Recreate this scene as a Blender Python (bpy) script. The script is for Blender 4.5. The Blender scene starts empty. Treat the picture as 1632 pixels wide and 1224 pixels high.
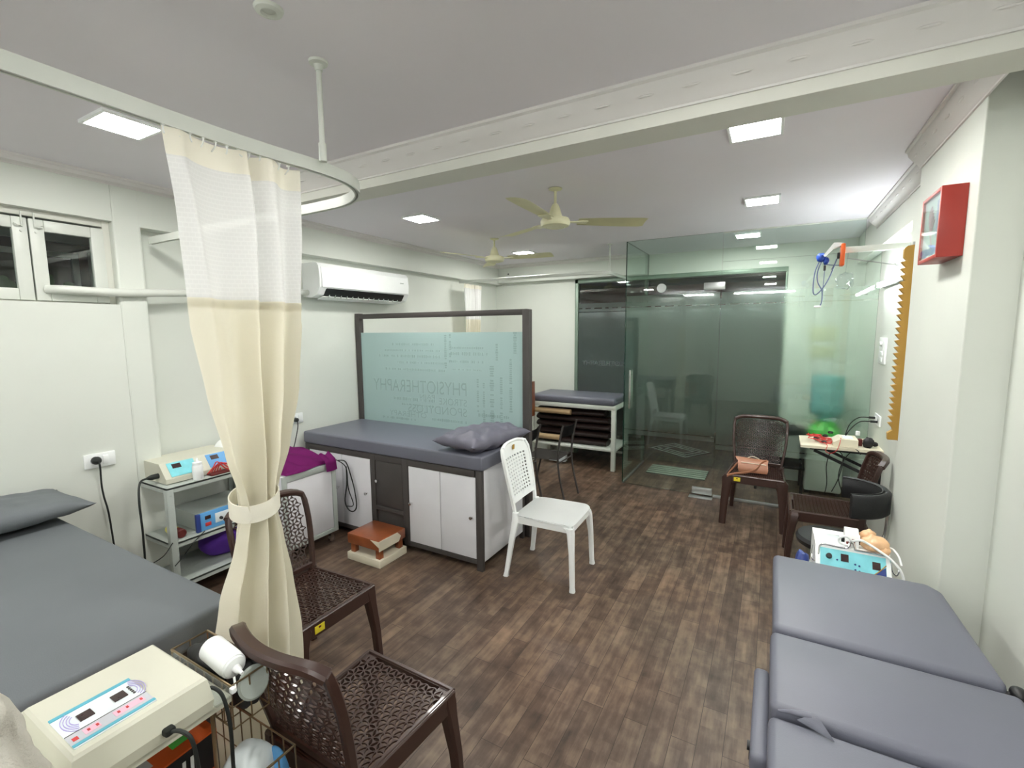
import bpy, bmesh, math, random
from math import sin, cos, pi, radians, sqrt
from mathutils import Vector, Matrix, noise
random.seed(7)
D = bpy.data
SC = bpy.context.scene
COL = SC.collection

# ------------------------------------------------------------------ camera, world, exposure
CAM_H = 1.68
def cam_rot(yaw, pitch, roll):
    f = Vector((-sin(yaw)*cos(pitch), cos(yaw)*cos(pitch), -sin(pitch)))
    r = Vector((cos(yaw), sin(yaw), 0)); d = f.cross(r)
    c, s = cos(roll), sin(roll)
    r2 = c*r + s*d; d2 = -s*r + c*d
    return Matrix((r2, -d2, -f)).transposed()
cd = D.cameras.new('camera'); cam = D.objects.new('camera', cd); COL.objects.link(cam)
cd.sensor_fit = 'HORIZONTAL'; cd.sensor_width = 36.0; cd.lens = 743.78/1632*36.0
cd.clip_start = 0.02; cd.clip_end = 60
cam.matrix_world = Matrix.Translation((0, 0, CAM_H)) @ cam_rot(radians(29.2415), radians(6.4855), radians(0.40175)).to_4x4()
SC.camera = cam
W = D.worlds.new('night'); SC.world = W; W.use_nodes = True
W.node_tree.nodes['Background'].inputs[0].default_value = (0.55, 0.65, 0.9, 1)
W.node_tree.nodes['Background'].inputs[1].default_value = 0.012
vs = SC.view_settings
vs.view_transform = 'Standard'; vs.look = 'None'; vs.gamma = 1.0; vs.use_curve_mapping = False
vs.exposure = 0.98
PANEL_E = 70.0      # radiance of the LED ceiling panels
TUBE_E = 30.0       # radiance of the fluorescent tube on the right wall
REAR_E = 46.0       # radiance of the two unseen wall tubes added behind the camera as fill

# ------------------------------------------------------------------ materials
def lin(c):
    c = c/255.0
    return c/12.92 if c <= 0.04045 else ((c+0.055)/1.055)**2.4
def rgb(r, g, b): return (lin(r), lin(g), lin(b), 1)
class NT:
    def __init__(s, name):
        s.m = D.materials.new(name); s.m.use_nodes = True; s.t = s.m.node_tree
        s.t.nodes.clear(); s.out = s.n('ShaderNodeOutputMaterial')
    def n(s, typ, **kw):
        o = s.t.nodes.new(typ)
        for k, v in kw.items():
            if k.startswith('_'): setattr(o, k[1:], v)
            else:
                key = int(k[1:]) if k[0] == 'i' and k[1:].isdigit() else k.replace('_', ' ')
                o.inputs[key].default_value = v
        return o
    def l(s, a, b): s.t.links.new(a, b)
def plain(name, c, rough=.5, spec=.5, metal=0, var=.06, scale=6, bump=0, bscale=80, coat=0, **kw):
    N = NT(name)
    p = N.n('ShaderNodeBsdfPrincipled'); p.inputs['Roughness'].default_value = rough
    p.inputs['Metallic'].default_value = metal; p.inputs['Specular IOR Level'].default_value = spec
    if coat: p.inputs['Coat Weight'].default_value = coat
    tc = N.n('ShaderNodeTexCoord')
    nz = N.n('ShaderNodeTexNoise', Scale=scale, Detail=4.0); N.l(tc.outputs['Object'], nz.inputs['Vector'])
    mr = N.n('ShaderNodeMapRange', From_Min=.3, From_Max=.7, To_Min=1-var, To_Max=1+var); N.l(nz.outputs['Fac'], mr.inputs['Value'])
    mx = N.n('ShaderNodeVectorMath', _operation='SCALE'); mx.inputs[0].default_value = c[:3]
    N.l(mr.outputs[0], mx.inputs['Scale']); N.l(mx.outputs[0], p.inputs['Base Color'])
    if bump:
        n2 = N.n('ShaderNodeTexNoise', Scale=bscale, Detail=3.0); N.l(tc.outputs['Object'], n2.inputs['Vector'])
        b = N.n('ShaderNodeBump', Strength=bump, Distance=.01); N.l(n2.outputs['Fac'], b.inputs['Height']); N.l(b.outputs[0], p.inputs['Normal'])
    N.l(p.outputs[0], N.out.inputs[0]); return N.m
def emit(name, c, e):
    N = NT(name); p = N.n('ShaderNodeEmission', Strength=e); p.inputs[0].default_value = c
    N.l(p.outputs[0], N.out.inputs[0]); return N.m
def glass(name, tint, tintw=1.0, refl=1.0):
    N = NT(name)
    tr = N.n('ShaderNodeBsdfTransparent'); tr.inputs[0].default_value = (*tint, 1)
    gl = N.n('ShaderNodeBsdfGlossy', Roughness=.02); gl.inputs[0].default_value = (refl, refl, refl, 1)
    lw = N.n('ShaderNodeLayerWeight', Blend=.5)
    pw = N.n('ShaderNodeMath', _operation='POWER'); pw.inputs[1].default_value = 4.0; N.l(lw.outputs['Facing'], pw.inputs[0])
    ma = N.n('ShaderNodeMath', _operation='MULTIPLY_ADD'); ma.inputs[1].default_value = .8; ma.inputs[2].default_value = .045
    N.l(pw.outputs[0], ma.inputs[0])
    mx = N.n('ShaderNodeMixShader'); N.l(ma.outputs[0], mx.inputs[0]); N.l(tr.outputs[0], mx.inputs[1]); N.l(gl.outputs[0], mx.inputs[2])
    N.l(mx.outputs[0], N.out.inputs[0]); return N.m
def film(name, c, diff, rough=.35, clear=.0, ior=1.16, tint=(1, 1, 1)):
    N = NT(name)
    rf = N.n('ShaderNodeBsdfRefraction', Roughness=rough, IOR=ior); rf.inputs[0].default_value = (*tint, 1)
    tr = N.n('ShaderNodeBsdfTransparent'); tr.inputs[0].default_value = (*tint, 1)
    df = N.n('ShaderNodeBsdfDiffuse'); df.inputs[0].default_value = c
    m1 = N.n('ShaderNodeMixShader'); m1.inputs[0].default_value = clear; N.l(rf.outputs[0], m1.inputs[1]); N.l(tr.outputs[0], m1.inputs[2])
    m2 = N.n('ShaderNodeMixShader'); m2.inputs[0].default_value = diff; N.l(m1.outputs[0], m2.inputs[1]); N.l(df.outputs[0], m2.inputs[2])
    N.l(m2.outputs[0], N.out.inputs[0]); return N.m
def floor_mat():
    N = NT('vinyl_planks')
    tc = N.n('ShaderNodeTexCoord'); mp = N.n('ShaderNodeMapping'); mp.inputs['Rotation'].default_value = (0, 0, pi/2)
    N.l(tc.outputs['Object'], mp.inputs[0])
    br = N.n('ShaderNodeTexBrick', _offset=.37, _offset_frequency=2, Scale=1.0, Mortar_Size=.0012, Mortar_Smooth=.3, Bias=0.0, Brick_Width=.62, Row_Height=.098)
    br.inputs['Color1'].default_value = (.25, .25, .25, 1); br.inputs['Color2'].default_value = (.8, .8, .8, 1); br.inputs['Mortar'].default_value = (0, 0, 0, 1)
    N.l(mp.outputs[0], br.inputs['Vector'])
    b2 = N.n('ShaderNodeTexBrick', _offset=.61, _offset_frequency=2, Scale=1.0, Mortar_Size=0.0, Brick_Width=.17, Row_Height=.049)
    b2.inputs['Color1'].default_value = (.2, .2, .2, 1); b2.inputs['Color2'].default_value = (.85, .85, .85, 1)
    N.l(mp.outputs[0], b2.inputs['Vector'])
    m3 = N.n('ShaderNodeMapping'); m3.inputs['Scale'].default_value = (26, 3.2, 5); N.l(tc.outputs['Object'], m3.inputs[0])
    nz = N.n('ShaderNodeTexNoise', Scale=1.0, Detail=6.0, Roughness=.65); N.l(m3.outputs[0], nz.inputs['Vector'])
    n2 = N.n('ShaderNodeTexNoise', Scale=11.0, Detail=3.0); N.l(tc.outputs['Object'], n2.inputs['Vector'])
    n4 = N.n('ShaderNodeTexNoise', Scale=1.3, Detail=2.0); N.l(tc.outputs['Object'], n4.inputs['Vector'])
    def mul(a, k, prev=None):
        m = N.n('ShaderNodeMath', _operation='MULTIPLY_ADD'); N.l(a, m.inputs[0]); m.inputs[1].default_value = k
        if prev is None: m.inputs[2].default_value = 0
        else: N.l(prev, m.inputs[2])
        return m.outputs[0]
    v = mul(br.outputs['Color'], .16); v = mul(b2.outputs['Color'], .10, v); v = mul(nz.outputs['Fac'], .40, v); v = mul(n2.outputs['Fac'], .28, v)
    cr = N.n('ShaderNodeValToRGB'); e = cr.color_ramp.elements
    e[0].position = .32; e[0].color = rgb(52, 40, 33); e[1].position = .64; e[1].color = rgb(138, 118, 99)
    k = e.new(.46); k.color = rgb(91, 74, 62)
    N.l(v, cr.inputs[0])
    hue = N.n('ShaderNodeMix', _data_type='RGBA', _blend_type='MULTIPLY'); hue.inputs['Factor'].default_value = .5
    c2 = N.n('ShaderNodeValToRGB'); c2.color_ramp.elements[0].color = (.80, .84, .86, 1); c2.color_ramp.elements[1].color = (1.0, .86, .78, 1)
    c2.color_ramp.elements[0].position = .4; c2.color_ramp.elements[1].position = .62
    N.l(n4.outputs['Fac'], c2.inputs[0]); N.l(cr.outputs[0], hue.inputs['A']); N.l(c2.outputs[0], hue.inputs['B'])
    mo = N.n('ShaderNodeMix', _data_type='RGBA'); N.l(br.outputs['Fac'], mo.inputs['Factor']); N.l(hue.outputs['Result'], mo.inputs['A']); mo.inputs['B'].default_value = rgb(44, 34, 28)
    p = N.n('ShaderNodeBsdfPrincipled'); p.inputs['Roughness'].default_value = .42; p.inputs['Specular IOR Level'].default_value = .4
    N.l(mo.outputs['Result'], p.inputs['Base Color'])
    bp = N.n('ShaderNodeBump', Strength=.15, Distance=.003); N.l(nz.outputs['Fac'], bp.inputs['Height']); N.l(bp.outputs[0], p.inputs['Normal'])
    N.l(p.outputs[0], N.out.inputs[0]); return N.m
def cloth(name, c, transl=.3, clear=0.0, weave=0, bump=.1):
    N = NT(name)
    df = N.n('ShaderNodeBsdfDiffuse'); df.inputs[0].default_value = c
    tl = N.n('ShaderNodeBsdfTranslucent'); tl.inputs[0].default_value = c
    m1 = N.n('ShaderNodeMixShader'); m1.inputs[0].default_value = transl; N.l(df.outputs[0], m1.inputs[1]); N.l(tl.outputs[0], m1.inputs[2])
    last = m1
    tc = N.n('ShaderNodeTexCoord')
    if weave:
        mp = N.n('ShaderNodeMapping'); mp.inputs['Rotation'].default_value = (pi/2, 0, pi/2); N.l(tc.outputs['Object'], mp.inputs[0])
        br = N.n('ShaderNodeTexBrick', _offset=.5, Scale=1.0, Mortar_Size=.0022, Mortar_Smooth=.5, Brick_Width=.026, Row_Height=.013)
        N.l(tc.outputs['UV'], br.inputs['Vector'])
        mr = N.n('ShaderNodeMapRange', To_Min=clear, To_Max=clear*.35); N.l(br.outputs['Fac'], mr.inputs['Value'])
        tr = N.n('ShaderNodeBsdfTransparent'); m2 = N.n('ShaderNodeMixShader'); N.l(mr.outputs[0], m2.inputs[0]); N.l(m1.outputs[0], m2.inputs[1]); N.l(tr.outputs[0], m2.inputs[2])
        last = m2
    else:
        nz = N.n('ShaderNodeTexNoise', Scale=240.0, Detail=2.0); N.l(tc.outputs['Object'], nz.inputs['Vector'])
        b = N.n('ShaderNodeBump', Strength=bump, Distance=.003); N.l(nz.outputs['Fac'], b.inputs['Height']); N.l(b.outputs[0], df.inputs['Normal'])
    N.l(last.outputs[0], N.out.inputs[0]); return N.m

M = {}
M['wall'] = plain('painted_wall', (.72, .75, .69, 1), .55, .35, var=.025, scale=1.5, bump=.03, bscale=60)
M['ceil'] = plain('ceiling_paint', (.86, .83, .88, 1), .7, .2, var=.02, scale=1.2)
M['beam'] = plain('beam_paint', (.74, .745, .68, 1), .6, .3, var=.03, scale=2)
M['corn'] = plain('cornice_plaster', (.78, .76, .74, 1), .6, .3, var=.03, scale=3, bump=.05, bscale=30)
M['floor'] = floor_mat()
M['vinyl'] = plain('grey_upholstery', rgb(106, 108, 120), .42, .45, var=.03, scale=4, bump=.05, bscale=300)
M['vinyld'] = plain('grey_fabric_cover', rgb(104, 109, 112), .65, .3, var=.04, scale=3, bump=.06, bscale=260)
M['vinylp'] = plain('grey_pillow_cover', rgb(104, 103, 116), .5, .4, var=.05, scale=8, bump=.25, bscale=18)
M['dark'] = plain('dark_laminate', rgb(72, 68, 66), .5, .4)
M['lam'] = plain('white_laminate', rgb(226, 226, 230), .35, .5, var=.02)
M['white'] = plain('white_plastic', rgb(247, 250, 249), .35, .5, var=.015)
M['offw'] = plain('cream_plastic', rgb(208, 207, 190), .4, .5, var=.02)
M['wmet'] = plain('white_painted_metal', rgb(214, 218, 210), .4, .5, var=.03)
M['gmet'] = plain('grey_painted_metal', rgb(176, 184, 178), .4, .5, var=.05)
M['alu'] = plain('aluminium', rgb(190, 194, 192), .35, .5, .85)
M['chrome'] = plain('chrome', rgb(225, 225, 225), .15, .5, 1.0)
M['wire'] = plain('bronze_wire', rgb(150, 132, 104), .35, .5, .8)
M['black'] = plain('black_plastic', rgb(26, 26, 28), .45, .5)
M['blkp'] = plain('black_leatherette', rgb(24, 25, 27), .5, .4, bump=.1, bscale=200)
M['cord'] = plain('black_rubber_cord', rgb(32, 36, 34), .5, .4)
M['brown'] = plain('brown_plastic', rgb(58, 38, 32), .33, .5, var=.05, coat=.15)
M['step'] = plain('varnished_wood', rgb(140, 76, 42), .3, .5, var=.25, scale=9, coat=.3)
M['cream'] = plain('cream_laminate', rgb(226, 219, 196), .5, .4)
M['green'] = plain('greenish_aluminium', rgb(128, 146, 132), .4, .5, .2)
M['fan'] = plain('ivory_fan_paint', rgb(226, 224, 188), .35, .5)
M['mustard'] = plain('mustard_wood', rgb(178, 138, 62), .5, .4, var=.08)
M['red'] = plain('red_frame', rgb(168, 54, 44), .4, .5)
M['orange'] = plain('orange_print', rgb(214, 92, 34), .45, .4, var=.08)
M['blue'] = plain('blue_plastic', rgb(40, 76, 170), .4, .5)
M['sky'] = plain('sky_blue_panel', rgb(92, 160, 216), .4, .5)
M['aqua'] = plain('aqua_panel', rgb(130, 212, 222), .35, .5, var=.1, scale=20)
M['navy'] = plain('navy_panel', rgb(42, 62, 130), .4, .5)
M['paper'] = plain('printed_paper', rgb(226, 234, 236), .5, .3)
M['pink'] = plain('pink_print', rgb(240, 188, 206), .5, .3)
M['lilac'] = plain('lilac_print', rgb(178, 168, 216), .5, .3)
M['teal'] = plain('teal_print', rgb(92, 176, 196), .5, .3)
M['redd'] = plain('red_print', rgb(200, 60, 58), .5, .3)
M['lcd'] = plain('dark_display', rgb(56, 40, 40), .2, .5, var=.15, scale=60)
M['lgrey'] = plain('light_grey_print', rgb(196, 198, 204), .5, .3)
M['tan'] = plain('tan_leather', rgb(164, 112, 84), .4, .5, bump=.1, bscale=120)
M['skin'] = plain('peach_plastic', rgb(228, 184, 140), .35, .5, bump=.1, bscale=40)
M['magenta'] = plain('magenta_cloth', rgb(142, 42, 122), .8, .2, bump=.15, bscale=240)
M['purple'] = plain('purple_cloth', rgb(88, 50, 148), .75, .2, bump=.1, bscale=100)
M['maroon'] = plain('maroon_paint', rgb(96, 34, 30), .5, .4)
M['night'] = plain('dark_corridor', rgb(34, 34, 36), .8, .2)
M['roll'] = plain('dark_brown_rexine', rgb(40, 26, 24), .5, .4, var=.15, scale=12)
M['rollc'] = plain('beige_rexine', rgb(186, 160, 122), .5, .4, var=.08)
M['yellow'] = plain('yellow_sticker', rgb(226, 208, 52), .5, .4)
M['lime'] = plain('green_plastic', rgb(70, 200, 70), .35, .5)
M['foliage'] = plain('leaf_green', rgb(60, 96, 54), .6, .3, var=.3)
M['film'] = film('frosted_film', rgb(214, 226, 218), .032, .33, .06, 1.16, (.97, .99, .975))
M['filmw'] = film('frosted_window_film', rgb(170, 184, 180), .125, .4, .03, 1.2)
M['pframe'] = film('frosted_blue_glass', rgb(184, 210, 208), .88, .45, 0, 1.2, (.85, .95, .95))
M['etch'] = plain('etched_lettering', rgb(163, 190, 188), .6, .3, var=.02)
M['glass'] = glass('green_tinted_glass', (.91, .96, .935))
M['gedge'] = plain('green_glass_edge', rgb(22, 62, 50), .2, .5)
M['pane'] = glass('window_pane', (.9, .95, .93))
M['clear'] = glass('clear_plastic_film', (.93, .95, .96), refl=.8)
M['bottle'] = film('blue_bottle', rgb(150, 212, 212), .6, .3, .3, 1.1, (.6, .86, .9))
M['curt'] = cloth('cream_curtain', rgb(252, 249, 237), .3)
M['net'] = cloth('white_net', rgb(248, 248, 247), .3, .07, weave=1)
M['tape'] = cloth('cream_heading_tape', rgb(253, 250, 240), .15)
M['towel'] = cloth('pale_terry', rgb(212, 208, 198), .15, bump=.8)
M['panel'] = emit('led_panel', (1, .985, .94, 1), PANEL_E)
M['tube'] = emit('tube_glow', (.93, .98, 1, 1), TUBE_E)
M['fill_tube'] = emit('rear_fill_glow', (.97, .985, 1, 1), REAR_E)
M['dim'] = emit('lit_far_window', (.95, 1, .98, 1), 1.6)
M['added_dim'] = emit('corridor_lamp', (1, .96, .9, 1), 6)  # glow of the ceiling lamp added in the corridor

# ------------------------------------------------------------------ mesh builder
class MB:
    def __init__(s): s.bm = bmesh.new()
    def _merge(s, b, mi=0):
        for f in b.faces: f.material_index = mi
        me = D.meshes.new('tmp'); b.to_mesh(me); b.free()
        s.bm.from_mesh(me); D.meshes.remove(me); return s
    def box(s, c, size, bev=.003, seg=2, rot=None, mi=0):
        b = bmesh.new(); bmesh.ops.create_cube(b, size=1.0, matrix=Matrix.Diagonal((*size, 1)))
        if bev: bmesh.ops.bevel(b, geom=b.edges[:], offset=min(bev, min(size)*.45), segments=seg, affect='EDGES', profile=.5)
        m = Matrix.Translation(c)
        if rot is not None: m = m @ (rot.to_4x4() if isinstance(rot, Matrix) else Matrix.Rotation(rot, 4, 'Z'))
        bmesh.ops.transform(b, matrix=m, verts=b.verts[:]); return s._merge(b, mi)
    def span(s, a, b_, bev=.003, seg=2, mi=0):
        return s.box([(a[i]+b_[i])/2 for i in range(3)], [abs(b_[i]-a[i]) for i in range(3)], bev, seg, None, mi)
    def sweep(s, pts, prof, up=(0, 0, 1), scale=None, closed=False, mi=0):
        pts = [Vector(p) for p in pts]; n = len(pts); up = Vector(up); b = bmesh.new(); rings = []
        for i, p in enumerate(pts):
            if closed: t = pts[(i+1) % n]-pts[i-1]
            else: t = pts[min(i+1, n-1)]-pts[max(i-1, 0)]
            t.normalize(); S = t.cross(up)
            if S.length < 1e-4: S = t.cross(Vector((1, 0, 0)))
            S.normalize(); U = S.cross(t); k = scale[i] if scale else 1
            rings.append([b.verts.new(p+S*(a*k)+U*(c*k)) for a, c in prof])
        m = len(prof)
        for i in range(n if closed else n-1):
            A, B = rings[i], rings[(i+1) % n]
            for j in range(m): b.faces.new((A[j], A[(j+1) % m], B[(j+1) % m], B[j]))
        if not closed:
            b.faces.new(rings[0][::-1]); b.faces.new(rings[-1])
        bmesh.ops.recalc_face_normals(b, faces=b.faces[:]); return s._merge(b, mi)
    def tube(s, pts, r, n=8, closed=False, mi=0):
        # rotation-minimising frames
        pts = [Vector(p) for p in pts]; N = len(pts); b = bmesh.new(); rings = []; S = None
        for i, p in enumerate(pts):
            t = (pts[(i+1) % N]-pts[i-1]) if closed else (pts[min(i+1, N-1)]-pts[max(i-1, 0)])
            t.normalize()
            if S is None:
                S = t.orthogonal().normalized()
            else:
                S = S - t*S.dot(t)
                S = S.normalized() if S.length > 1e-5 else t.orthogonal().normalized()
            U = t.cross(S); k = r[i] if isinstance(r, (list, tuple)) else r
            rings.append([b.verts.new(p+(S*cos(2*pi*j/n)+U*sin(2*pi*j/n))*k) for j in range(n)])
        for i in range(N if closed else N-1):
            A, B = rings[i], rings[(i+1) % N]
            for j in range(n): b.faces.new((A[j], A[(j+1) % n], B[(j+1) % n], B[j]))
        if not closed: b.faces.new(rings[0][::-1]); b.faces.new(rings[-1])
        bmesh.ops.recalc_face_normals(b, faces=b.faces[:]); return s._merge(b, mi)
    def lathe(s, prof, c=(0, 0, 0), n=28, axis='Z', mi=0, rot=None):
        b = bmesh.new(); rings = []
        for r, z in prof:
            if r < 1e-5: rings.append([b.verts.new((0, 0, z))])
            else: rings.append([b.verts.new((r*cos(2*pi*j/n), r*sin(2*pi*j/n), z)) for j in range(n)])
        for A, B in zip(rings, rings[1:]):
            for j in range(n):
                k = (j+1) % n
                if len(A) == 1 and len(B) == 1: continue
                if len(A) == 1: b.faces.new((A[0], B[j], B[k]))
                elif len(B) == 1: b.faces.new((A[j], A[k], B[0]))
                else: b.faces.new((A[j], A[k], B[k], B[j]))
        if len(rings[0]) > 1: b.faces.new(rings[0][::-1])
        if len(rings[-1]) > 1: b.faces.new(rings[-1])
        bmesh.ops.recalc_face_normals(b, faces=b.faces[:])
        m = Matrix.Translation(c)
        if rot is not None: m = m @ rot.to_4x4()
        elif axis == 'X': m = m @ Matrix.Rotation(pi/2, 4, 'Y')
        elif axis == 'Y': m = m @ Matrix.Rotation(-pi/2, 4, 'X')
        bmesh.ops.transform(b, matrix=m, verts=b.verts[:]); return s._merge(b, mi)
    def cyl(s, a, b_, r, n=16, mi=0): return s.tube([a, b_], r, n, mi=mi)
    def loft(s, secs, mi=0):
        b = bmesh.new(); rings = [[b.verts.new(p) for p in q] for q in secs]; m = len(secs[0])
        for A, B in zip(rings, rings[1:]):
            for j in range(m): b.faces.new((A[j], A[(j+1) % m], B[(j+1) % m], B[j]))
        b.faces.new(rings[0][::-1]); b.faces.new(rings[-1])
        bmesh.ops.recalc_face_normals(b, faces=b.faces[:]); return s._merge(b, mi)
    def leg(s, secs, mi=0):   # secs: (x, y, z, sx, sy) rounded rectangles
        R = []
        for x, y, z, sx, sy in secs:
            q = []
            for ax, ay in ((1, .6), (.6, 1), (-.6, 1), (-1, .6), (-1, -.6), (-.6, -1), (.6, -1), (1, -.6)): q.append((x+ax*sx/2, y+ay*sy/2, z))
            R.append(q)
        return s.loft(R, mi)
    def prism(s, poly, a, b_, axis='Z', mi=0):   # polygon extruded along an axis from a to b_
        def P(u, v, w): return {'Z': (u, v, w), 'Y': (u, w, v), 'X': (w, u, v)}[axis]
        return s.loft([[P(u, v, a) for u, v in poly], [P(u, v, b_) for u, v in poly]], mi)
    def sheet(s, f, nu, nv, th=0, mi=0, closed=False):
        b = bmesh.new(); V = [[b.verts.new(f(i/nu, j/nv)) for j in range(nv+1)] for i in range(nu+1)]
        uvl = b.loops.layers.uv.new('UVMap')
        for i in range(nu):
            for j in range(nv): b.faces.new((V[i][j], V[i+1][j], V[i+1][j+1], V[i][j+1]))
        if th: bmesh.ops.solidify(b, geom=b.faces[:], thickness=th)
        return s._merge(b, mi)
    def cells(s, polys, th, mi=0):
        b = bmesh.new()
        for q in polys: b.faces.new([b.verts.new(p) for p in q])
        bmesh.ops.remove_doubles(b, verts=b.verts[:], dist=.0004)
        bmesh.ops.recalc_face_normals(b, faces=b.faces[:])
        bmesh.ops.solidify(b, geom=b.faces[:], thickness=th)
        return s._merge(b, mi)
    def pillow(s, c, size, rot=0, p=2.6, seed=0, wr=.0, tilt=None, n=36):
        b = bmesh.new(); sx, sy, sz = [k/2 for k in size]
        def pt(u, v, sg):
            e = max(0, (1-abs(u)**p))*max(0, (1-abs(v)**p)); h = sz*e**.42
            k = 1-.06*(1-abs(u)**2)*abs(v)**3; k2 = 1-.06*(1-abs(v)**2)*abs(u)**3
            x, y, z = u*sx*k2, v*sy*k, sg*h
            if wr: z += wr*noise.noise((x*13+seed, y*13, sg*3))*min(1, e*3)
            return (x, y, z)
        for sg in (1, -1):
            V = [[b.verts.new(pt(-1+2*i/n, -1+2*j/n, sg)) for j in range(n+1)] for i in range(n+1)]
            for i in range(n):
                for j in range(n): b.faces.new((V[i][j], V[i+1][j], V[i+1][j+1], V[i][j+1]))
        bmesh.ops.remove_doubles(b, verts=b.verts[:], dist=.0005); bmesh.ops.recalc_face_normals(b, faces=b.faces[:])
        m = Matrix.Translation(c) @ Matrix.Rotation(rot, 4, 'Z')
        if tilt is not None: m = m @ tilt.to_4x4()
        bmesh.ops.transform(b, matrix=m, verts=b.verts[:]); return s._merge(b, mi=0)
    def blob(s, c, size, seed=0, amp=.15, freq=2.0, n=24, mi=0):
        b = bmesh.new(); bmesh.ops.create_uvsphere(b, u_segments=n, v_segments=n//2, radius=1)
        for v in b.verts:
            d = 1+amp*noise.noise(v.co*freq+Vector((seed, seed*2, 0))); v.co = Vector((v.co.x*size[0], v.co.y*size[1], v.co.z*size[2]))*d+Vector(c)
        return s._merge(b, mi)
    def text(s, body, h, mat4, th=.0008, mirror=False, mi=0, width=None):
        cu = D.curves.new('tmp', 'FONT'); cu.body = body; cu.size = 1; cu.extrude = 0; o = D.objects.new('tmp', cu); COL.objects.link(o)
        dg = bpy.context.evaluated_depsgraph_get(); me = D.meshes.new_from_object(o.evaluated_get(dg))
        b = bmesh.new(); b.from_mesh(me); D.meshes.remove(me); D.objects.remove(o); D.curves.remove(cu)
        xs = [v.co.x for v in b.verts]; ys = [v.co.y for v in b.verts]; x0, y0 = min(xs), min(ys); w = max(xs)-x0; hh = max(ys)-y0
        ky = h/hh; kx = (width/w) if width else ky
        for v in b.verts: v.co = Vector(((v.co.x-x0)*kx*(-1 if mirror else 1), (v.co.y-y0)*ky, 0))
        g = bmesh.ops.extrude_face_region(b, geom=b.faces[:])
        for v in g['geom']:
            if isinstance(v, bmesh.types.BMVert): v.co.z += th
        bmesh.ops.recalc_face_normals(b, faces=b.faces[:])
        bmesh.ops.transform(b, matrix=mat4, verts=b.verts[:]); return s._merge(b, mi)

OFF = {}
def obj(name, mb, mat, parent=None, smooth=True, ang=40, uv=None):
    me = D.meshes.new(name); bm = mb.bm
    off = OFF.get(parent.name, Vector()) if parent else Vector()
    if off.length: bmesh.ops.translate(bm, verts=bm.verts[:], vec=-off)
    if uv:
        L = bm.loops.layers.uv.verify()
        for f in bm.faces:
            for lp in f.loops: lp[L].uv = uv(lp.vert.co+off)
    bm.to_mesh(me); bm.free()
    for m in (mat if isinstance(mat, (list, tuple)) else [mat]): me.materials.append(m)
    if smooth:
        me.polygons.foreach_set('use_smooth', [True]*len(me.polygons)); me.set_sharp_from_angle(angle=radians(ang))
    o = D.objects.new(name, me); COL.objects.link(o)
    if parent: o.parent = parent; OFF[o.name] = off
    return o
def tag(o, label, cat, group=None, kind=None):
    if label: o['label'] = label
    if cat: o['category'] = cat
    if group: o['group'] = group
    if kind: o['kind'] = kind
    return o
def thing(name, label, cat, loc=(0, 0, 0), rz=0, group=None, local=False):
    """Empty at the base of a thing; parts are given in world coordinates unless local"""
    o = D.objects.new(name, None); COL.objects.link(o); o.location = loc; o.rotation_euler = (0, 0, rz); o.empty_display_size = .1
    OFF[o.name] = Vector((0, 0, 0)) if local else Vector(loc)
    return tag(o, label, cat, group)
def solo(name, mb, mat, label, cat, group=None, **kw):
    """single-mesh thing: origin moved to the centre of its base"""
    bm = mb.bm; xs = [v.co for v in bm.verts]
    c = Vector(((min(v.x for v in xs)+max(v.x for v in xs))/2, (min(v.y for v in xs)+max(v.y for v in xs))/2, min(v.z for v in xs)))
    bmesh.ops.translate(bm, verts=bm.verts[:], vec=-c)
    o = obj(name, mb, mat, **kw); o.location = c; OFF[o.name] = c
    return tag(o, label, cat, group)
def struct(name, mb, mat, parent=None, **kw):
    o = obj(name, mb, mat, parent, **kw)
    if not parent: o['kind'] = 'structure'
    return o
def dup(root, loc, rz, label, group=None):
    r = root.copy(); COL.objects.link(r); r.location = loc; r.rotation_euler = (0, 0, rz); r['label'] = label
    if group: r['group'] = group
    for ch in list(root.children):
        c = ch.copy(); COL.objects.link(c); c.parent = r
        for g in list(ch.children):
            d = g.copy(); COL.objects.link(d); d.parent = c
    return r
def smooth_pts(P, k=6):
    P = [Vector(p) for p in P]; out = []
    for i in range(len(P)-1):
        p0, p1, p2, p3 = P[max(i-1, 0)], P[i], P[i+1], P[min(i+2, len(P)-1)]
        for j in range(k):
            t = j/k
            out.append(.5*((2*p1)+(p2-p0)*t+(2*p0-5*p1+4*p2-p3)*t*t+(3*p1-p0-3*p2+p3)*t**3))
    out.append(P[-1]); return out
def cable(P, r=.004, k=6, n=6): return MB().tube(smooth_pts(P, k), r, n)
RECT = lambda w, h: [(-w/2, -h/2), (w/2, -h/2), (w/2, h/2), (-w/2, h/2)]
def RR(w, h, r=.3):
    a, b = w/2, h/2; k = min(a, b)*r
    return [(-a+k, -b), (a-k, -b), (a, -b+k), (a, b-k), (a-k, b), (-a+k, b), (-a, b-k), (-a, -b+k)]
RX = lambda a: Matrix.Rotation(a, 3, 'X')
RY = lambda a: Matrix.Rotation(a, 3, 'Y')
RZ = lambda a: Matrix.Rotation(a, 3, 'Z')

# ------------------------------------------------------------------ room shell
CZ = 2.595
XS, XW = -3.47, -3.575       # soffit / window wall plane, recessed air-conditioner wall
YS, YW = 5.82, 5.935         # soffit / back wall
XR, XC, XN = .70, .62, .755  # right wall, right column, near right wall
REAR = -2.2
SOF = 2.335
m = MB(); m.span((-4.2, REAR-.2, -.1), (1.3, 9.2, 0), 0); struct('floor', m, M['floor'], smooth=False)
m = MB(); m.span((-4.2, REAR-.2, CZ), (1.3, 9.2, CZ+.12), 0); struct('ceiling', m, M['ceil'], smooth=False)
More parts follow.
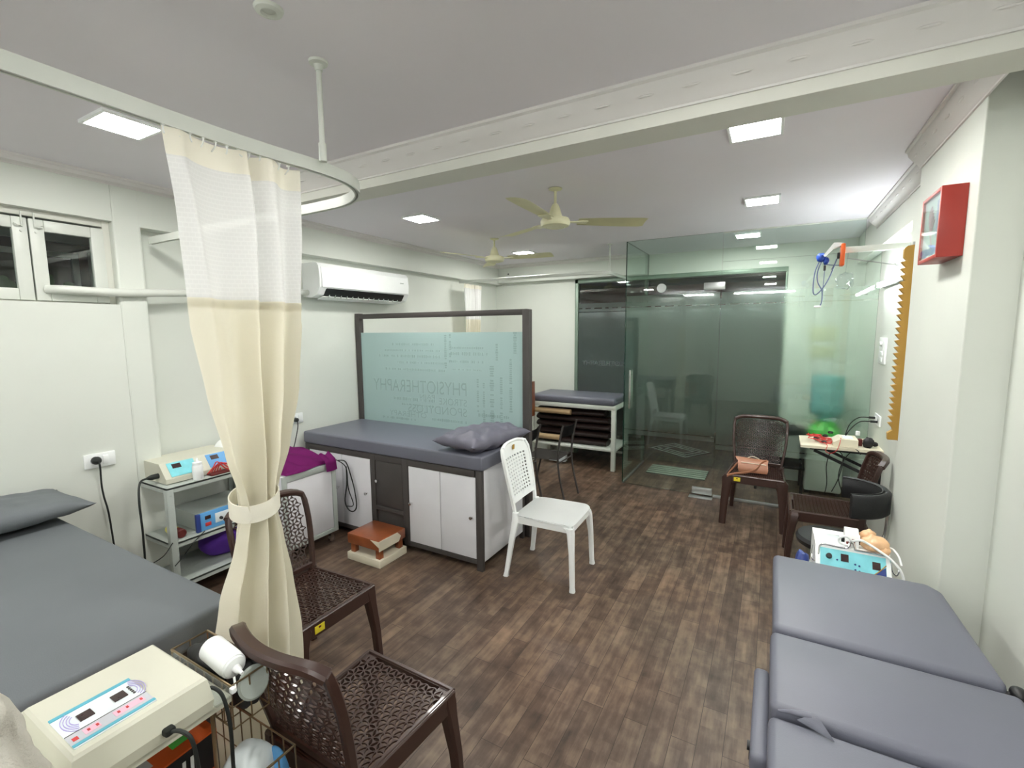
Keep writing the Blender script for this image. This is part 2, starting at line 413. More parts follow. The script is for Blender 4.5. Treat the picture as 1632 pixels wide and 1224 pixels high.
# left wall with casement opening (Y .30..1.34, z 1.855..2.325)
WY0, WY1, WZ0, WZ1 = .62, 1.345, 1.855, 2.345
STEPY = 1.49
m = MB()
X0 = -3.75
m.span((X0, REAR, 0), (XS, WY0, CZ), 0); m.span((X0, WY0, 0), (XS, WY1, WZ0), 0); m.span((X0, WY0, WZ1), (XS, WY1, CZ), 0)
m.span((X0, WY1, 0), (XS, STEPY, CZ), .012)
m.span((X0, STEPY, 0), (XW, YW, CZ), 0)
m.span((XW-.01, STEPY-.01, SOF), (XS, YW, CZ), 0)
struct('wall_left', m, M['wall'], smooth=False)
# back wall: opening X -2.34..0.10, z 0..2.35
BX0, BX1, BZ1 = -2.345, .10, 2.35
m = MB()
m.span((X0, YW, 0), (BX0, YW+.12, CZ), 0); m.span((BX0, YW, BZ1), (BX1, YW+.12, CZ), 0); m.span((BX1, YW, 0), (1.2, YW+.12, CZ), 0)
m.span((XS, YS, SOF+.02), (-1.40, YW+.01, CZ), 0)
struct('wall_back', m, M['wall'], smooth=False)
# right wall: niche from Y 3.735 to 5.2 between z .9 and 2.32, column, near part
m = MB(); NB = .775
m.span((XR, 3.2, 0), (1.0, 3.74, CZ), 0)
m.span((XR, 3.74, 2.33), (1.0, YW+.1, CZ), 0); m.span((NB, 3.74, 0), (1.0, YW+.1, 2.33), 0)
m.span((XC, 2.36, 0), (1.0, 3.225, CZ), .004)
m.span((XN, REAR, 0), (1.0, 2.4, CZ), 0)
struct('wall_right', m, M['wall'], smooth=False)
m = MB(); m.span((X0, REAR-.12, 0), (1.0, REAR, CZ), 0); struct('wall_rear', m, M['wall'], smooth=False)
# beam across the room
m = MB(); m.span((XS-.02, 1.905, 2.449), (XN+.05, 2.066, CZ), .002); struct('trim_1', m, M['beam'], smooth=False)
# plaster cornices
def corn_prof(w, h):  # x away from wall, z below ceiling
    return [(0, 0), (w, 0), (w, -.012), (w*.86, -.018), (w*.80, -.035), (w*.52, -.6*h), (w*.22, -.82*h), (w*.18, -.88*h), (w*.10, -h*.92), (w*.1, -h), (0, -h)]
def cornice(name, a, b_, nrm, w, h):
    a, b_, nrm = Vector(a), Vector(b_), Vector(nrm); m = MB()
    P = corn_prof(w, h); m.loft([[p+nrm*x+Vector((0, 0, z)) for x, z in P] for p in (a, b_)])
    # relief leaves along the cornice
    L = (b_-a).length; k = max(1, int(L/.16)); t = (b_-a).normalized()
    for i in range(k):
        c = a+t*((i+.5)*L/k)+nrm*w*.62+Vector((0, 0, -.52*h))
        m.blob(c, (.035 if abs(t.x) > .5 else .006, .035 if abs(t.y) > .5 else .006, .005), 0, 0, n=8)
    return struct(name, m, M['corn'], ang=30)
cornice('trim_2', (XS, 1.905, CZ), (XN, 1.905, CZ), (0, -1, 0), .085, .10)
cornice('trim_3', (XC, 2.07, CZ), (XC, 3.225, CZ), (-1, 0, 0), .072, .10)
cornice('trim_4', (XR, 3.225, CZ), (XR, 4.945, CZ), (-1, 0, 0), .072, .095)
cornice('trim_5', (XS, REAR, CZ), (XS, 1.84, CZ), (1, 0, 0), .07, .042)
cornice('trim_6', (XS, 2.066, CZ), (XS, YS, CZ), (1, 0, 0), .07, .042)
cornice('trim_7', (XS, YS, CZ), (-1.40, YS, CZ), (0, -1, 0), .07, .042)
# corridor outside the back glazing
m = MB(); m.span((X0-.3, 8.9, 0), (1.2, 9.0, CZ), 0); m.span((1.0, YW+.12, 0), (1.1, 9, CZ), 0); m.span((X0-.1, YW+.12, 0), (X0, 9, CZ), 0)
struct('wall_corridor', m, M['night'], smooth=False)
m = MB(); m.span((X0, 7.6, 2.02), (1.0, 7.8, 2.36), .01); struct('trim_8', m, M['maroon'], smooth=False)
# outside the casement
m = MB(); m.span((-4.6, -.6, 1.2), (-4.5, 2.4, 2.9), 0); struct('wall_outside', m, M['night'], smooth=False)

# ------------------------------------------------------------------ casement window on the left wall
FX = XS-.055
m = MB()
def ring(m, y0, y1, z0, z1, x, t, w, bev=.003):
    m.span((x-t, y0, z0), (x, y0+w, z1), bev); m.span((x-t, y1-w, z0), (x, y1, z1), bev)
    m.span((x-t, y0+w, z0), (x, y1-w, z0+w), bev); m.span((x-t, y0+w, z1-w), (x, y1-w, z1), bev)
ring(m, WY0, WY1, WZ0, WZ1, FX+.005, .06, .035)
w1 = struct('window_1', m, M['beam'])
for i, (y0, y1) in enumerate(((.655, .979), (.985, 1.305))):
    m = MB(); ring(m, y0, y1, WZ0+.008, WZ1-.05, FX+.03, .035, .060, .004); sash = obj('sash', m, M['wmet'], w1)
    m = MB(); m.span((FX+.008, y0+.055, WZ0+.06), (FX+.013, y1-.055, WZ1-.105), 0); obj('pane', m, M['pane'], sash)
    s = 1 if i else -1
    yy = .985+.022 if i else .979-.022
    m = MB(); m.cyl((FX+.034, yy, WZ1-.02), (FX+.034, yy, WZ1-.10), .004); m.tube(smooth_pts([(FX+.04, yy, WZ1-.09), (FX+.05, yy+s*.018, WZ1-.095), (FX+.04, yy+s*.03, WZ1-.085)]), .004, 6)
    m.lathe([(0, 0), (.006, 0), (.006, .006), (0, .006)], (FX+.03, yy+s*.004, WZ1-.12), 10, 'X'); obj('latch', m, M['wmet'], sash)
# things dimly seen through it
m = MB()
for a, b_ in (((-4.3, 1.02, 2.30), (-4.25, 1.62, 2.36)), ((-4.3, .9, 2.2), (-4.27, 1.44, 2.235)), ((-4.3, 1.405, 1.8), (-4.27, 1.44, 2.235)), ((-4.3, 1.50, 1.8), (-4.27, 1.55, 2.25))): m.span(a, b_, .002)
solo('metal_duct', m, M['gmet'], 'grey metal bars seen through the small casement window panes', 'pipe')
m = MB()
for i in range(26):
    y, z = .75+random.random()*.7, 1.72+random.random()*.3
    m.blob((-4.15+random.random()*.1, y, z), (.01, .03+.02*random.random(), .05), i, .3, n=8)
solo('leafy_plant', m, M['foliage'], 'dark green leaves outside the small casement window', 'plant')

# ------------------------------------------------------------------ back glazing (window_2) with frosted film
m = MB(); fw = .045
m.span((BX0, YW-.012, 0), (BX0+fw, YW+.05, BZ1), .003); m.span((BX0, YW-.012, BZ1-.05), (BX1, YW+.05, BZ1), .003); m.span((BX1-.02, YW-.005, 0), (BX1, YW+.05, BZ1), .003)
m.span((-1.43, YW-.005, 0), (-1.40, YW+.05, BZ1), .003)
w2 = struct('window_2', m, M['green'])
m = MB(); m.span((BX0+fw, YW+.015, .02), (-1.43, YW+.025, BZ1-.05), 0); obj('pane', m, M['pane'], w2)
m = MB(); m.span((-1.40, YW+.015, .02), (BX1-.02, YW+.025, BZ1-.05), 0); obj('pane', m, M['pane'], w2)
def film_bands(m, x0, x1, y, zs, dash=None):
    for a, b_ in zs: m.span((x0, y, a), (x1, y+.0015, b_), 0)
    if dash:
        za, zb = dash; L = .12; x = x0+.05; i = 0
        while x < x1:
            m.span((x, y, za), (min(x+.045, x1), y+.0015, zb), 0); x += L*(1.0+.3*sin(i*2.1)); i += 1
ZB = [(.30, 1.915), (1.925, 1.962), (1.974, 2.035)]
for a, b_, zl in ((BX0+fw+.002, -1.432, .30), (-1.398, BX1-.022, .46)):
    m = MB(); film_bands(m, a, b_, YW+.011, [(zl, 1.915)]+ZB[1:], (1.962, 1.974)); obj('frosted_film', m, M['filmw'], w2)
m = MB()
rot = Matrix.Translation((-1.50, YW+.0105, 1.22)) @ Matrix.Rotation(pi/2, 4, 'X')
m.text('PHYSIOTHERAPHY', .06, rot, .0005, mirror=True, width=.74)
obj('lettering', m, plain('etched_dark', rgb(120, 128, 128), .6, .3), w2)
m = MB()
m.tube(smooth_pts([(-.28, YW+.0105, 1.50), (-.22, YW+.0105, 1.62), (-.10, YW+.0105, 1.70), (.03, YW+.0105, 1.68), (.07, YW+.0105, 1.57), (.02, YW+.0105, 1.47), (-.06, YW+.0105, 1.43)]), .010, 6)
m.tube(smooth_pts([(-.16, YW+.0105, 1.54), (-.12, YW+.0105, 1.60), (-.05, YW+.0105, 1.60), (-.03, YW+.0105, 1.54), (-.08, YW+.0105, 1.50), (-.15, YW+.0105, 1.47)]), .008, 6)
obj('emblem', m, plain('etched_emblem', rgb(52, 58, 56), .6, .3), w2)
# lit squares seen at the top of the glazing (small far windows across the corridor)
for r_, z0 in ((0, 2.03), (1, 2.30)):
    for k in range(9):
        x = -3.35+k*.42
        m = MB(); m.span((x, 8.2, z0), (x+.22, 8.22, z0+.075), .002)
        solo('corridor_lamp', m, M['dim'], ('small lit square in the upper' if r_ else 'small lit square in the lower')+' row behind the frosted window', 'lamp', 'row of small corridor lights %s' % ('above' if r_ else 'below'))

# ------------------------------------------------------------------ ceiling panel lights
m = MB()
pl = thing('ceiling_panel_light', 'square LED ceiling panel light left of the cream curtain top', 'ceiling light', (-2.54, 1.057, CZ), 0, 'square ceiling lights', local=True)
m = MB()
for a, b_ in (((-.115, -.115), (-.1, .115)), ((.1, -.115), (.115, .115)), ((-.1, -.115), (.1, -.1)), ((-.1, .1), (.1, .115))): m.span((a[0], a[1], -.014), (b_[0], b_[1], 0), .002)
obj('frame', m, M['white'], pl)
m = MB(); m.span((-.1, -.1, -.012), (.1, .1, -.004), 0); obj('diffuser', m, M['panel'], pl)
G = 'square ceiling lights'
for x, y, lb in ((-.121, 1.057, 'square LED ceiling light above the near side of the beam, out of the photo'),
                 (-.121, 2.507, 'square LED ceiling light just behind the beam, nearest the right wall'),
                 (-.121, 3.875, 'square LED ceiling light before the glass partition top'),
                 (-2.54, 3.051, 'square LED ceiling light left of the two ceiling fans'),
                 (-2.60, 4.968, 'distant ceiling light beside the far fan blade'),
                 (-.27, 5.20, 'ceiling light glowing behind the glass partition'),
                 (-.121, -1.0, 'added ceiling light behind the camera on the right side'), (-2.54, -1.0, 'added ceiling light behind the camera on the left side')):  # the pair behind the camera is unseen, added to light the room
    dup(pl, (x, y, CZ), 0, lb, G)
# round downlight / sprinkler rose
sp = thing('downlight', 'small round white unlit ceiling downlight near the top edge', 'downlight', (-1.301, .922, CZ))
m = MB(); m.lathe([(.018, -.004), (.022, -.012), (.036, -.008), (.04, 0), (.018, 0)], (-1.301, .922, CZ), 24); obj('trim_ring', m, M['wmet'], sp)
m = MB(); m.lathe([(0, -.003), (.018, -.003), (.018, -.001), (0, -.001)], (-1.301, .922, CZ), 16); obj('dark_socket', m, M['dark'], sp)

cl = thing('corridor_lamp', 'added small ceiling lamp in the dark corridor above the patterned rug', 'lamp', (-1.1, 7.0, CZ))  # lamp added to brighten the rug and the maroon beam
m = MB(); m.lathe([(0, -.03), (.06, -.03), (.07, 0), (0, 0)], (-1.1, 7.0, CZ), 20); obj('shade', m, M['added_dim'], cl)
# ------------------------------------------------------------------ near curtain track and curtain
TZ = 2.26
tr = thing('curtain_track', 'white curved hospital curtain track hung from the ceiling on a rod', 'curtain track', (-1.40, 1.167, 2.2))
path = [(-1.47, -.6, TZ), (-1.465, .4, TZ), (-1.465, .8, TZ), (-1.452, 1.0, TZ), (-1.435, 1.15, TZ), (-1.44, 1.28, TZ), (-1.48, 1.38, TZ), (-1.56, 1.46, TZ), (-1.68, 1.515, TZ), (-1.85, 1.53, TZ), (-2.3, 1.53, TZ), (-3.46, 1.53, TZ)]
m = MB(); m.sweep(smooth_pts(path, 8), [(-.011, -.022), (-.004, -.022), (-.004, -.006), (.004, -.006), (.004, -.022), (.011, -.022), (.011, .02), (-.011, .02)]); obj('rail', m, M['wmet'], tr, ang=30)
m = MB(); m.cyl((-1.40, 1.167, TZ+.02), (-1.40, 1.167, CZ-.005), .009, 12); m.cyl((-1.40, 1.167, TZ+.01), (-1.40, 1.167, TZ+.07), .013, 12); obj('hanging_rod', m, M['wmet'], tr)
m = MB(); m.lathe([(0, 0), (.032, 0), (.03, -.008), (.016, -.012), (.012, -.03), (0, -.03)], (-1.40, 1.167, CZ), 20); obj('ceiling_cap', m, M['wmet'], tr)

def lerp_tab(tab, z):
    for (z0, *a), (z1, *b_) in zip(tab, tab[1:]):
        if z <= z0 and z >= z1:
            t = (z0-z)/(z0-z1) if z0 != z1 else 0
            t = t*t*(3-2*t)*.5+t*.5
            return [p+(q-p)*t for p, q in zip(a, b_)]
    return list(tab[-1][1:]) if z < tab[-1][0] else list(tab[0][1:])
# z, y_left, y_right, fold amplitude
CT = [(2.235, .685, 1.11, .022), (2.0, .70, 1.105, .03), (1.75, .715, 1.085, .035), (1.5, .745, 1.045, .045), (1.3, .775, .995, .055), (1.16, .81, .95, .05),
      (1.10, .815, .945, .045), (1.0, .785, .965, .05), (.85, .735, .985, .055), (.65, .70, .995, .06), (.4, .69, .985, .065), (.08, .68, .98, .07)]
def curtain_fn(z0, z1, cx=-1.47, ph=0.0, tab=CT, nf=3.2, ytop=None):
    def f(u, v):
        z = z0+(z1-z0)*v; yl, yr, am = lerp_tab(tab, z)
        w = u + .030*sin(2*pi*u*2.3+1.0)
        y = yl+(yr-yl)*max(0, min(1, w)); e = (1.0+.35*sin(u*9+2))
        x = cx+am*e*sin(2*pi*nf*u**1.35+ph+.35*sin(5*u+z*1.2)) + .008*sin(17*u+z*6)*(1 if z < 1.7 else .4)
        # the two outer edges curl round behind the tie
        return (x, y+.006*sin(z*7+u*11), z)
    return f
cu = thing('curtain', 'cream cubicle curtain with a white net top tied in at waist height', 'curtain', (-1.47, .9, .08))
uvc = lambda co: (co.y*2.2, co.z)
m = MB(); m.sheet(curtain_fn(2.235, 2.165), 150, 3, .002); obj('heading_tape', m, M['tape'], cu, ang=80)
m = MB(); m.sheet(curtain_fn(2.165, 1.775), 150, 20, 0); obj('net_panel', m, M['net'], cu, ang=80, uv=uvc)
m = MB(); m.sheet(curtain_fn(1.775, .08), 150, 90, .002); obj('cloth_panel', m, M['curt'], cu, ang=80)
m = MB(); m.sheet(lambda u, v: tuple(Vector(curtain_fn(1.782, 1.755)(u, v))+Vector((.002, 0, 0))), 150, 2, .003); obj('seam_band', m, M['curt'], cu, ang=80)
m = MB()
ti = []
for k in range(40):
    a = 2*pi*k/40; ti.append((-1.47+.068*cos(a), .882+.074*sin(a), 1.128-.016*cos(a)+.012*sin(a)))
m.sweep(ti, [(-.002, -.028), (.002, -.028), (.003, 0), (.002, .028), (-.002, .028)], closed=True); obj('tie_band', m, M['curt'], cu, ang=60)
for k in range(12):
    y = .70+k*.034
    fx = curtain_fn(2.235, 2.165)((y-.685)/.425, .2)
    m = MB(); m.tube(smooth_pts([(fx[0], y, 2.215), (-1.462, y, 2.228), (-1.462, y, 2.245)]), .0022, 6); m.span((-1.467, y-.004, 2.236), (-1.457, y+.004, 2.252), .001)
    obj('hook', m, M['white'], cu)

# ------------------------------------------------------------------ far curtain and its track
t2 = thing('curtain_track', 'distant curtain track hung by a thin rod in front of the back window', 'curtain track', (-1.566, 4.827, 2.25))
m = MB(); m.sweep(smooth_pts([(-3.46, 4.86, 2.29), (-2.2, 4.86, 2.29), (-1.75, 4.86, 2.29), (-1.6, 4.9, 2.29), (-1.566, 5.02, 2.29), (-1.566, 5.5, 2.29), (-1.566, YS, 2.29)], 6), RR(.022, .035)); obj('rail', m, M['wmet'], t2, ang=30)
m = MB(); m.cyl((-1.575, 4.97, 2.30), (-1.575, 4.97, CZ), .008, 10); m.lathe([(0, 0), (.028, 0), (.026, -.008), (0, -.012)], (-1.575, 4.97, CZ), 16); obj('hanging_rod', m, M['wmet'], t2)
c2 = thing('curtain', 'gathered net-topped curtain hanging at the far end of the left wall', 'curtain', (-3.40, 5.05, .3))
tab2 = [(2.27, 4.83, 5.26, .022), (1.6, 4.87, 5.2, .03), (.3, 4.87, 5.2, .035)]
f2 = lambda a, b_: (lambda u, v: curtain_fn(a, b_, -3.40, 1.0, tab2, 5.5)(u, v))
m = MB(); m.sheet(f2(2.27, 2.22), 90, 2, .002); obj('heading_tape', m, M['tape'], c2, ang=80)
m = MB(); m.sheet(f2(2.22, 1.83), 90, 8, 0); obj('net_panel', m, M['net'], c2, ang=80, uv=uvc)
m = MB(); m.sheet(f2(1.83, .3), 90, 12, .002); obj('cloth_panel', m, M['curt'], c2, ang=80)

for x, z, r, lb in ((-3.306, 2.473, .012, 'small black cable hole high on the far soffit by the corner'),):
    m = MB(); m.lathe([(0, 0), (r, 0), (r*.8, .003), (0, .003)], (x, YS, z), 14, rot=Matrix.Rotation(pi/2, 3, 'X')); solo('cable_hole', m, M['black'], lb, 'cable hole')
# ------------------------------------------------------------------ ceiling fans
def ceiling_fan(label, x, y, a0, down, group):
    f = thing('ceiling_fan', label, 'ceiling fan', (x, y, CZ), a0, group, local=True)
    zb = -down
    m = MB(); m.cyl((0, 0, -.02), (0, 0, zb+.08), .009, 12); obj('down_rod', m, M['fan'], f)
    m = MB(); m.lathe([(0, 0), (.012, 0), (.045, -.004), (.045, -.008), (.012, -.02), (0, -.02)], (0, 0, 0), 20); obj('ceiling_plate', m, M['fan'], f)
    m = MB(); m.lathe([(0, .115), (.018, .115), (.03, .09), (.042, .05), (.048, .03), (0, .03)], (0, 0, zb), 24); obj('canopy', m, M['fan'], f)
    m = MB(); m.lathe([(0, .032), (.05, .032), (.088, .022), (.096, .008), (.096, -.012), (.088, -.024), (.06, -.032), (.058, -.028), (.03, -.030), (0, -.034)], (0, 0, zb), 36); obj('motor', m, M['fan'], f)
    for k in range(3):
        a = 2*pi*k/3; R = Matrix.Rotation(a, 3, 'Z'); T = Matrix.Rotation(radians(-10), 3, 'X')
        def bl(u, v, R=R, T=T):
            r = .15+.45*u; w = (.052+.018*sin(min(u*1.3, 1)*pi/2)) * (1 if u < .97 else .85)
            p = T @ Vector((0, (v-.5)*2*w, .006*(1-(2*v-1)**2)))
            return R @ (Vector((r, 0, zb+.006)) + p)
        m = MB(); m.sheet(bl, 14, 4, .003); b = obj('blade', m, M['fan'], f)
        m = MB(); m.loft([[R @ Vector((rr, s*w, zb+z)) for s, z in ((-1, .0), (1, .0), (1, .006), (-1, .006))] for rr, w in ((.085, .014), (.12, .016), (.17, .036), (.21, .034))]); obj('blade_bracket', m, M['fan'], b)
    return f
ceiling_fan('ivory three-blade ceiling fan, the nearer and larger of the two', -1.281, 2.88, radians(33), .215, 'ivory ceiling fans')
ceiling_fan('ivory three-blade ceiling fan, the farther one near the room corner', -2.477, 4.084, radians(8), .20, 'ivory ceiling fans')

# ------------------------------------------------------------------ air conditioner with pipe
ac = thing('air_conditioner', 'white split air conditioner mounted high on the left wall', 'air conditioner', (XW, 3.24, 1.97))
A0, A1 = 2.70, 3.80
def acp(z0=0): return [(XW, 1.985), (XW+.10, 1.975), (XW+.175, 2.0), (XW+.215, 2.06), (XW+.22, 2.14), (XW+.21, 2.235), (XW+.19, 2.262), (XW+.16, 2.27), (XW, 2.27)]
m = MB(); m.loft([[(x, A0, z) for x, z in acp()], [(x, A1, z) for x, z in acp()]]); body = obj('housing', m, M['white'], ac, ang=30)
m = MB(); m.loft([[(XW+.19, y, 2.062), (XW+.224, y, 2.064), (XW+.2255, y, 2.14), (XW+.217, y, 2.225), (XW+.198, y, 2.25), (XW+.18, y, 2.2)] for y in (A0+.02, A1-.02)]); obj('front_panel', m, M['white'], ac, ang=30)
m = MB(); m.loft([[(XW+.115, y, 1.9735), (XW+.180, y, 1.996), (XW+.2185, y, 2.053), (XW+.17, y, 2.03)] for y in (A0+.07, A1-.07)]); obj('air_outlet', m, M['black'], ac)
m = MB(); m.loft([[(XW+.10, y, 1.962), (XW+.17, y, 1.985), (XW+.171, y, 1.990), (XW+.10, y, 1.968)] for y in (A0+.06, A1-.07)]); obj('louvre', m, M['white'], ac)
for k in range(14):
    y = A0+.12+k*.065
    m = MB(); m.span((XW+.13, y, 1.982), (XW+.185, y+.005, 2.02), .001); obj('vane', m, M['gmet'], ac)
m = MB(); m.span((XW+.223, A1-.13, 2.165), (XW+.2255, A1-.08, 2.174), 0); obj('badge', m, M['gmet'], ac)
P = smooth_pts([(XS-.03, 1.03, 1.925), (XS+.02, 1.10, 1.925), (XS+.025, 1.35, 1.925), (XS+.02, 1.6, 1.94), (XS, 2.1, 1.975), (XW+.06, 2.5, 2.01), (XW+.06, 2.72, 2.02)], 6)
solo('refrigerant_pipe', MB().tube(P, .024, 14), M['wmet'], 'white wrapped pipe running from the casement window to the air conditioner', 'pipe', ang=60)

# ------------------------------------------------------------------ sockets on the left wall
def socket(label, x, y, z, n, group, w=.15, h=.085):
    s = thing('wall_socket', label, 'socket', (x, y, z), 0, group)
    d = .012*n
    m = MB(); m.span((x, y-w/2, z-h/2), (x+d, y+w/2, z+h/2), .004); obj('plate', m, M['white'], s)
    m = MB(); m.span((x+d, y+w*.08, z-h*.3), (x+d*1.5, y+w*.26, z+h*.3), .003); obj('switch', m, M['white'], s)
    m = MB(); m.lathe([(0, 0), (.018, 0), (.018, .003), (0, .003)], (x+d, y-w*.2, z), 16, 'X'); obj('outlet', m, M['lgrey'], s)
    return s
socket('white wall socket above the left bed with a black plug', XS, 1.165, .935, 1, 'white wall sockets')
m = MB(); m.lathe([(0, 0), (.022, 0), (.024, .02), (.014, .045), (.006, .05), (0, .05)], (XS+.016, 1.14, .94), 14, 'X'); m.tube(smooth_pts([(XS+.06, 1.14, .94), (XS+.066, 1.142, .90), (XS+.05, 1.145, .8), (XS+.05, 1.15, .72), (XS+.06, 1.16, .62), (XS+.06, 1.17, .4)]), .005, 8)
solo('power_cord', m, M['cord'], 'black plug and cord hanging from the left wall socket behind the bed', 'cord')
socket('white wall socket between the cream curtain and the cabinet bed', XW, 2.56, .945, 1, 'white wall sockets', .12, .085)
m = MB(); m.lathe([(0, 0), (.018, 0), (.018, .03), (.006, .04), (0, .04)], (XW+.016, 2.535, .935), 12, 'X'); m.tube(smooth_pts([(XW+.05, 2.535, .93), (XW+.055, 2.53, .87), (XW+.05, 2.5, .75), (XW+.03, 2.47, .6), (XW+.03, 2.47, .3)]), .004, 8)
solo('power_cord', m, M['cord'], 'thin dark cord hanging from the socket by the cabinet bed', 'cord')

# ------------------------------------------------------------------ foreground left bed
lb = thing('treatment_bed', 'large grey treatment bed in the left foreground under the casement window', 'bed', (-2.54, .45, 0))
m = MB(); m.span((-3.45, .12, .64), (-1.62, .875, .75), .022, 4); obj('mattress', m, M['vinyld'], lb)
m = MB(); m.span((-3.43, .14, .58), (-1.65, .855, .64), .004); obj('frame', m, M['dark'], lb)
for x in (-3.38, -1.72):
    for y in (.2, .80):
        m = MB(); m.span((x-.025, y-.025, 0), (x+.025, y+.025, .58), .003); obj('leg', m, M['dark'], lb)
pi_ = thing('pillow', 'flat grey pillow at the wall end of the left foreground bed', 'pillow', (-3.22, .52, .75))
m = MB(); m.pillow((-3.20, .545, .820), (.46, .84, .115), radians(2), 3.2, 3, .008); obj('cushion', m, M['vinyld'], pi_, ang=80)

# ------------------------------------------------------------------ steel trolley beside the bed
st = thing('steel_trolley', 'grey painted steel trolley with three shelves behind the left bed', 'trolley', (-3.35, 1.66, 0))
TX0, TX1, TY0, TY1 = -3.555, -3.145, 1.355, 1.98
for z in (.735, .385, .12):
    m = MB(); m.span((TX0, TY0, z), (TX1, TY1, z+.015), .003); m.span((TX1-.004, TY0, z-.02), (TX1, TY1, z+.015), 0); m.span((TX0, TY0, z-.02), (TX1, TY0+.004, z+.015), 0); obj('shelf', m, M['gmet'], st)
for x, sx in ((TX0, 1), (TX1, -1)):
    for y, sy in ((TY0, 1), (TY1, -1)):
        m = MB(); m.span((x-sx*.003, y-sy*.003, 0.03), (x+sx*.035, y+sy*.001, .738), .001); m.span((x-sx*.003, y+sy*.001, .03), (x+sx*.001, y+sy*.035, .738), .001)
        for k in range(7): m.lathe([(0, 0), (.006, 0), (.006, .003), (0, .003)], (x+(.004 if sx < 0 else 0)*0+(.001 if sx < 0 else -.001), y+sy*.018, .10+k*.1), 8, 'X')
        leg = obj('leg', m, M['gmet'], st)
        m = MB(); m.lathe([(0, 0), (.02, 0), (.02, .03), (0, .03)], (x+sx*.015, y+sy*.015, 0), 12); obj('foot', m, M['black'], leg)
# upper device
def wedge_device(label, y0, y1, xb, xf, z0, h, body, face, cat='medical device', name='therapy_device'):
    d = thing(name, label, cat, ((xb+xf)/2, (y0+y1)/2, z0))
    m = MB(); m.loft([[(xb, y, z0+.006), (xf, y, z0+.006), (xf, y, z0+.035), (xf-.075, y, z0+h), (xb, y, z0+h)] for y in (y0, y1)]); obj('casing', m, body, d, ang=25)
    return d
ud = wedge_device('cream electrotherapy unit with blue panels on the steel trolley top shelf', 1.385, 1.83, -3.52, -3.21, .75, .125, M['offw'], None)
def slope_pt(y, s, xf=-3.21, z0=.75, h=.125): return Vector((xf-.075*s+.001, y, z0+.035+(h-.035)*s+.001))
for y0, y1, mt, nm in ((1.42, 1.575, 'aqua', 'control_panel'), (1.65, 1.80, 'sky', 'control_panel')):
    m = MB(); n = Vector((.09, 0, .075)).normalized()*.002
    q = [slope_pt(y0, .08), slope_pt(y1, .08), slope_pt(y1, .92), slope_pt(y0, .92)]; m.loft([q, [p+n for p in q]]); pn = obj(nm, m, M[mt], ud)
    m = MB(); q = [slope_pt(y0+.025, .55)+n*1.1, slope_pt(y0+.075, .55)+n*1.1, slope_pt(y0+.075, .82)+n*1.1, slope_pt(y0+.025, .82)+n*1.1]; m.loft([q, [p+n*.6 for p in q]]); obj('display', m, M['lcd'], pn)
m = MB(); m.lathe([(0, 0), (.017, 0), (.017, .035), (.009, .06), (0, .06)], (-3.30, 1.385, .80), 12, rot=Matrix.Rotation(pi/2, 3, 'X')); m.tube(smooth_pts([(-3.30, 1.33, .80), (-3.28, 1.28, .79), (-3.24, 1.25, .70), (-3.22, 1.245, .5), (-3.22, 1.24, .2)]), .006, 8)
solo('power_cord', m, M['cord'], 'black cord curving from the cream electrotherapy unit to the floor', 'cord')
bo = thing('gel_bottle', 'white plastic bottle standing before the cream electrotherapy unit', 'bottle', (-3.175, 1.55, .75))
m = MB(); m.lathe([(0, 0), (.028, 0), (.03, .004), (.03, .085), (.026, .095), (0, .095)], (-3.175, 1.55, .75), 24); obj('body', m, M['white'], bo)
m = MB(); m.lathe([(0, .095), (.026, .095), (.026, .112), (.012, .117), (.008, .125), (.005, .14), (0, .14)], (-3.175, 1.55, .75), 20); obj('cap', m, M['white'], bo)
m = MB()
for k in range(5):
    a = .1*k; m.tube(smooth_pts([(-3.20, 1.62+.02*k, .76), (-3.185-.01*k, 1.65+.02*k, .80), (-3.19, 1.68+.025*k, .83-.01*k), (-3.175, 1.72+.02*k, .78), (-3.17, 1.76+.01*k, .758)]), .004, 6)
solo('electrode_leads', m, M['redd'], 'red electrode leads draped over the cream electrotherapy unit', 'cable')
m = MB(); m.span((-3.22, 1.62, .75), (-3.155, 1.80, .765), .006); solo('lead_tray', m, M['maroon'], 'dark maroon tray under the red electrode leads', 'tray')
pk = thing('tissue_pack', 'white and green soft pack leaning behind the trolley unit', 'pack', (-3.42, 1.88, .75))
m = MB(); m.pillow((-3.42, 1.88, .84), (.10, .16, .17), .2, 3, 2, .01); obj('wrapper', m, M['white'], pk, ang=80)
m = MB(); m.blob((-3.366, 1.865, .84), (.012, .05, .045), 1, .1); obj('green_print', m, M['lime'], pk)
# lower device
ld = thing('therapy_device', 'grey box unit with a bright blue front on the trolley middle shelf', 'medical device', (-3.33, 1.7, .40))
m = MB(); m.span((-3.50, 1.53, .406), (-3.19, 1.90, .515), .004); obj('casing', m, M['gmet'], ld)
m = MB(); m.span((-3.19, 1.525, .402), (-3.172, 1.905, .52), .004); fp = obj('front_panel', m, M['sky'], ld)
m = MB(); m.span((-3.192, 1.515, .402), (-3.168, 1.540, .52), .003); obj('end_cap', m, M['navy'], fp)
m = MB(); m.span((-3.172, 1.63, .43), (-3.169, 1.75, .495), .002); obj('plate', m, M['paper'], fp)
for y, z in ((1.665, .455), (1.72, .465)):
    m = MB(); m.lathe([(0, 0), (.011, 0), (.009, .014), (0, .014)], (-3.169, y, z), 14, 'X'); obj('knob', m, M['black'], fp)
for y, z, mt in ((1.585, .485, 'lcd'), (1.585, .44, 'redd'), (1.80, .485, 'lcd')):
    m = MB(); m.span((-3.172, y-.018, z-.012), (-3.169, y+.018, z+.012), .001); obj('switch', m, M[mt], fp)
tp = thing('roller_bottle', 'yellow tube with a dark red cap lying on the trolley middle shelf', 'bottle', (-3.26, 1.44, .40))
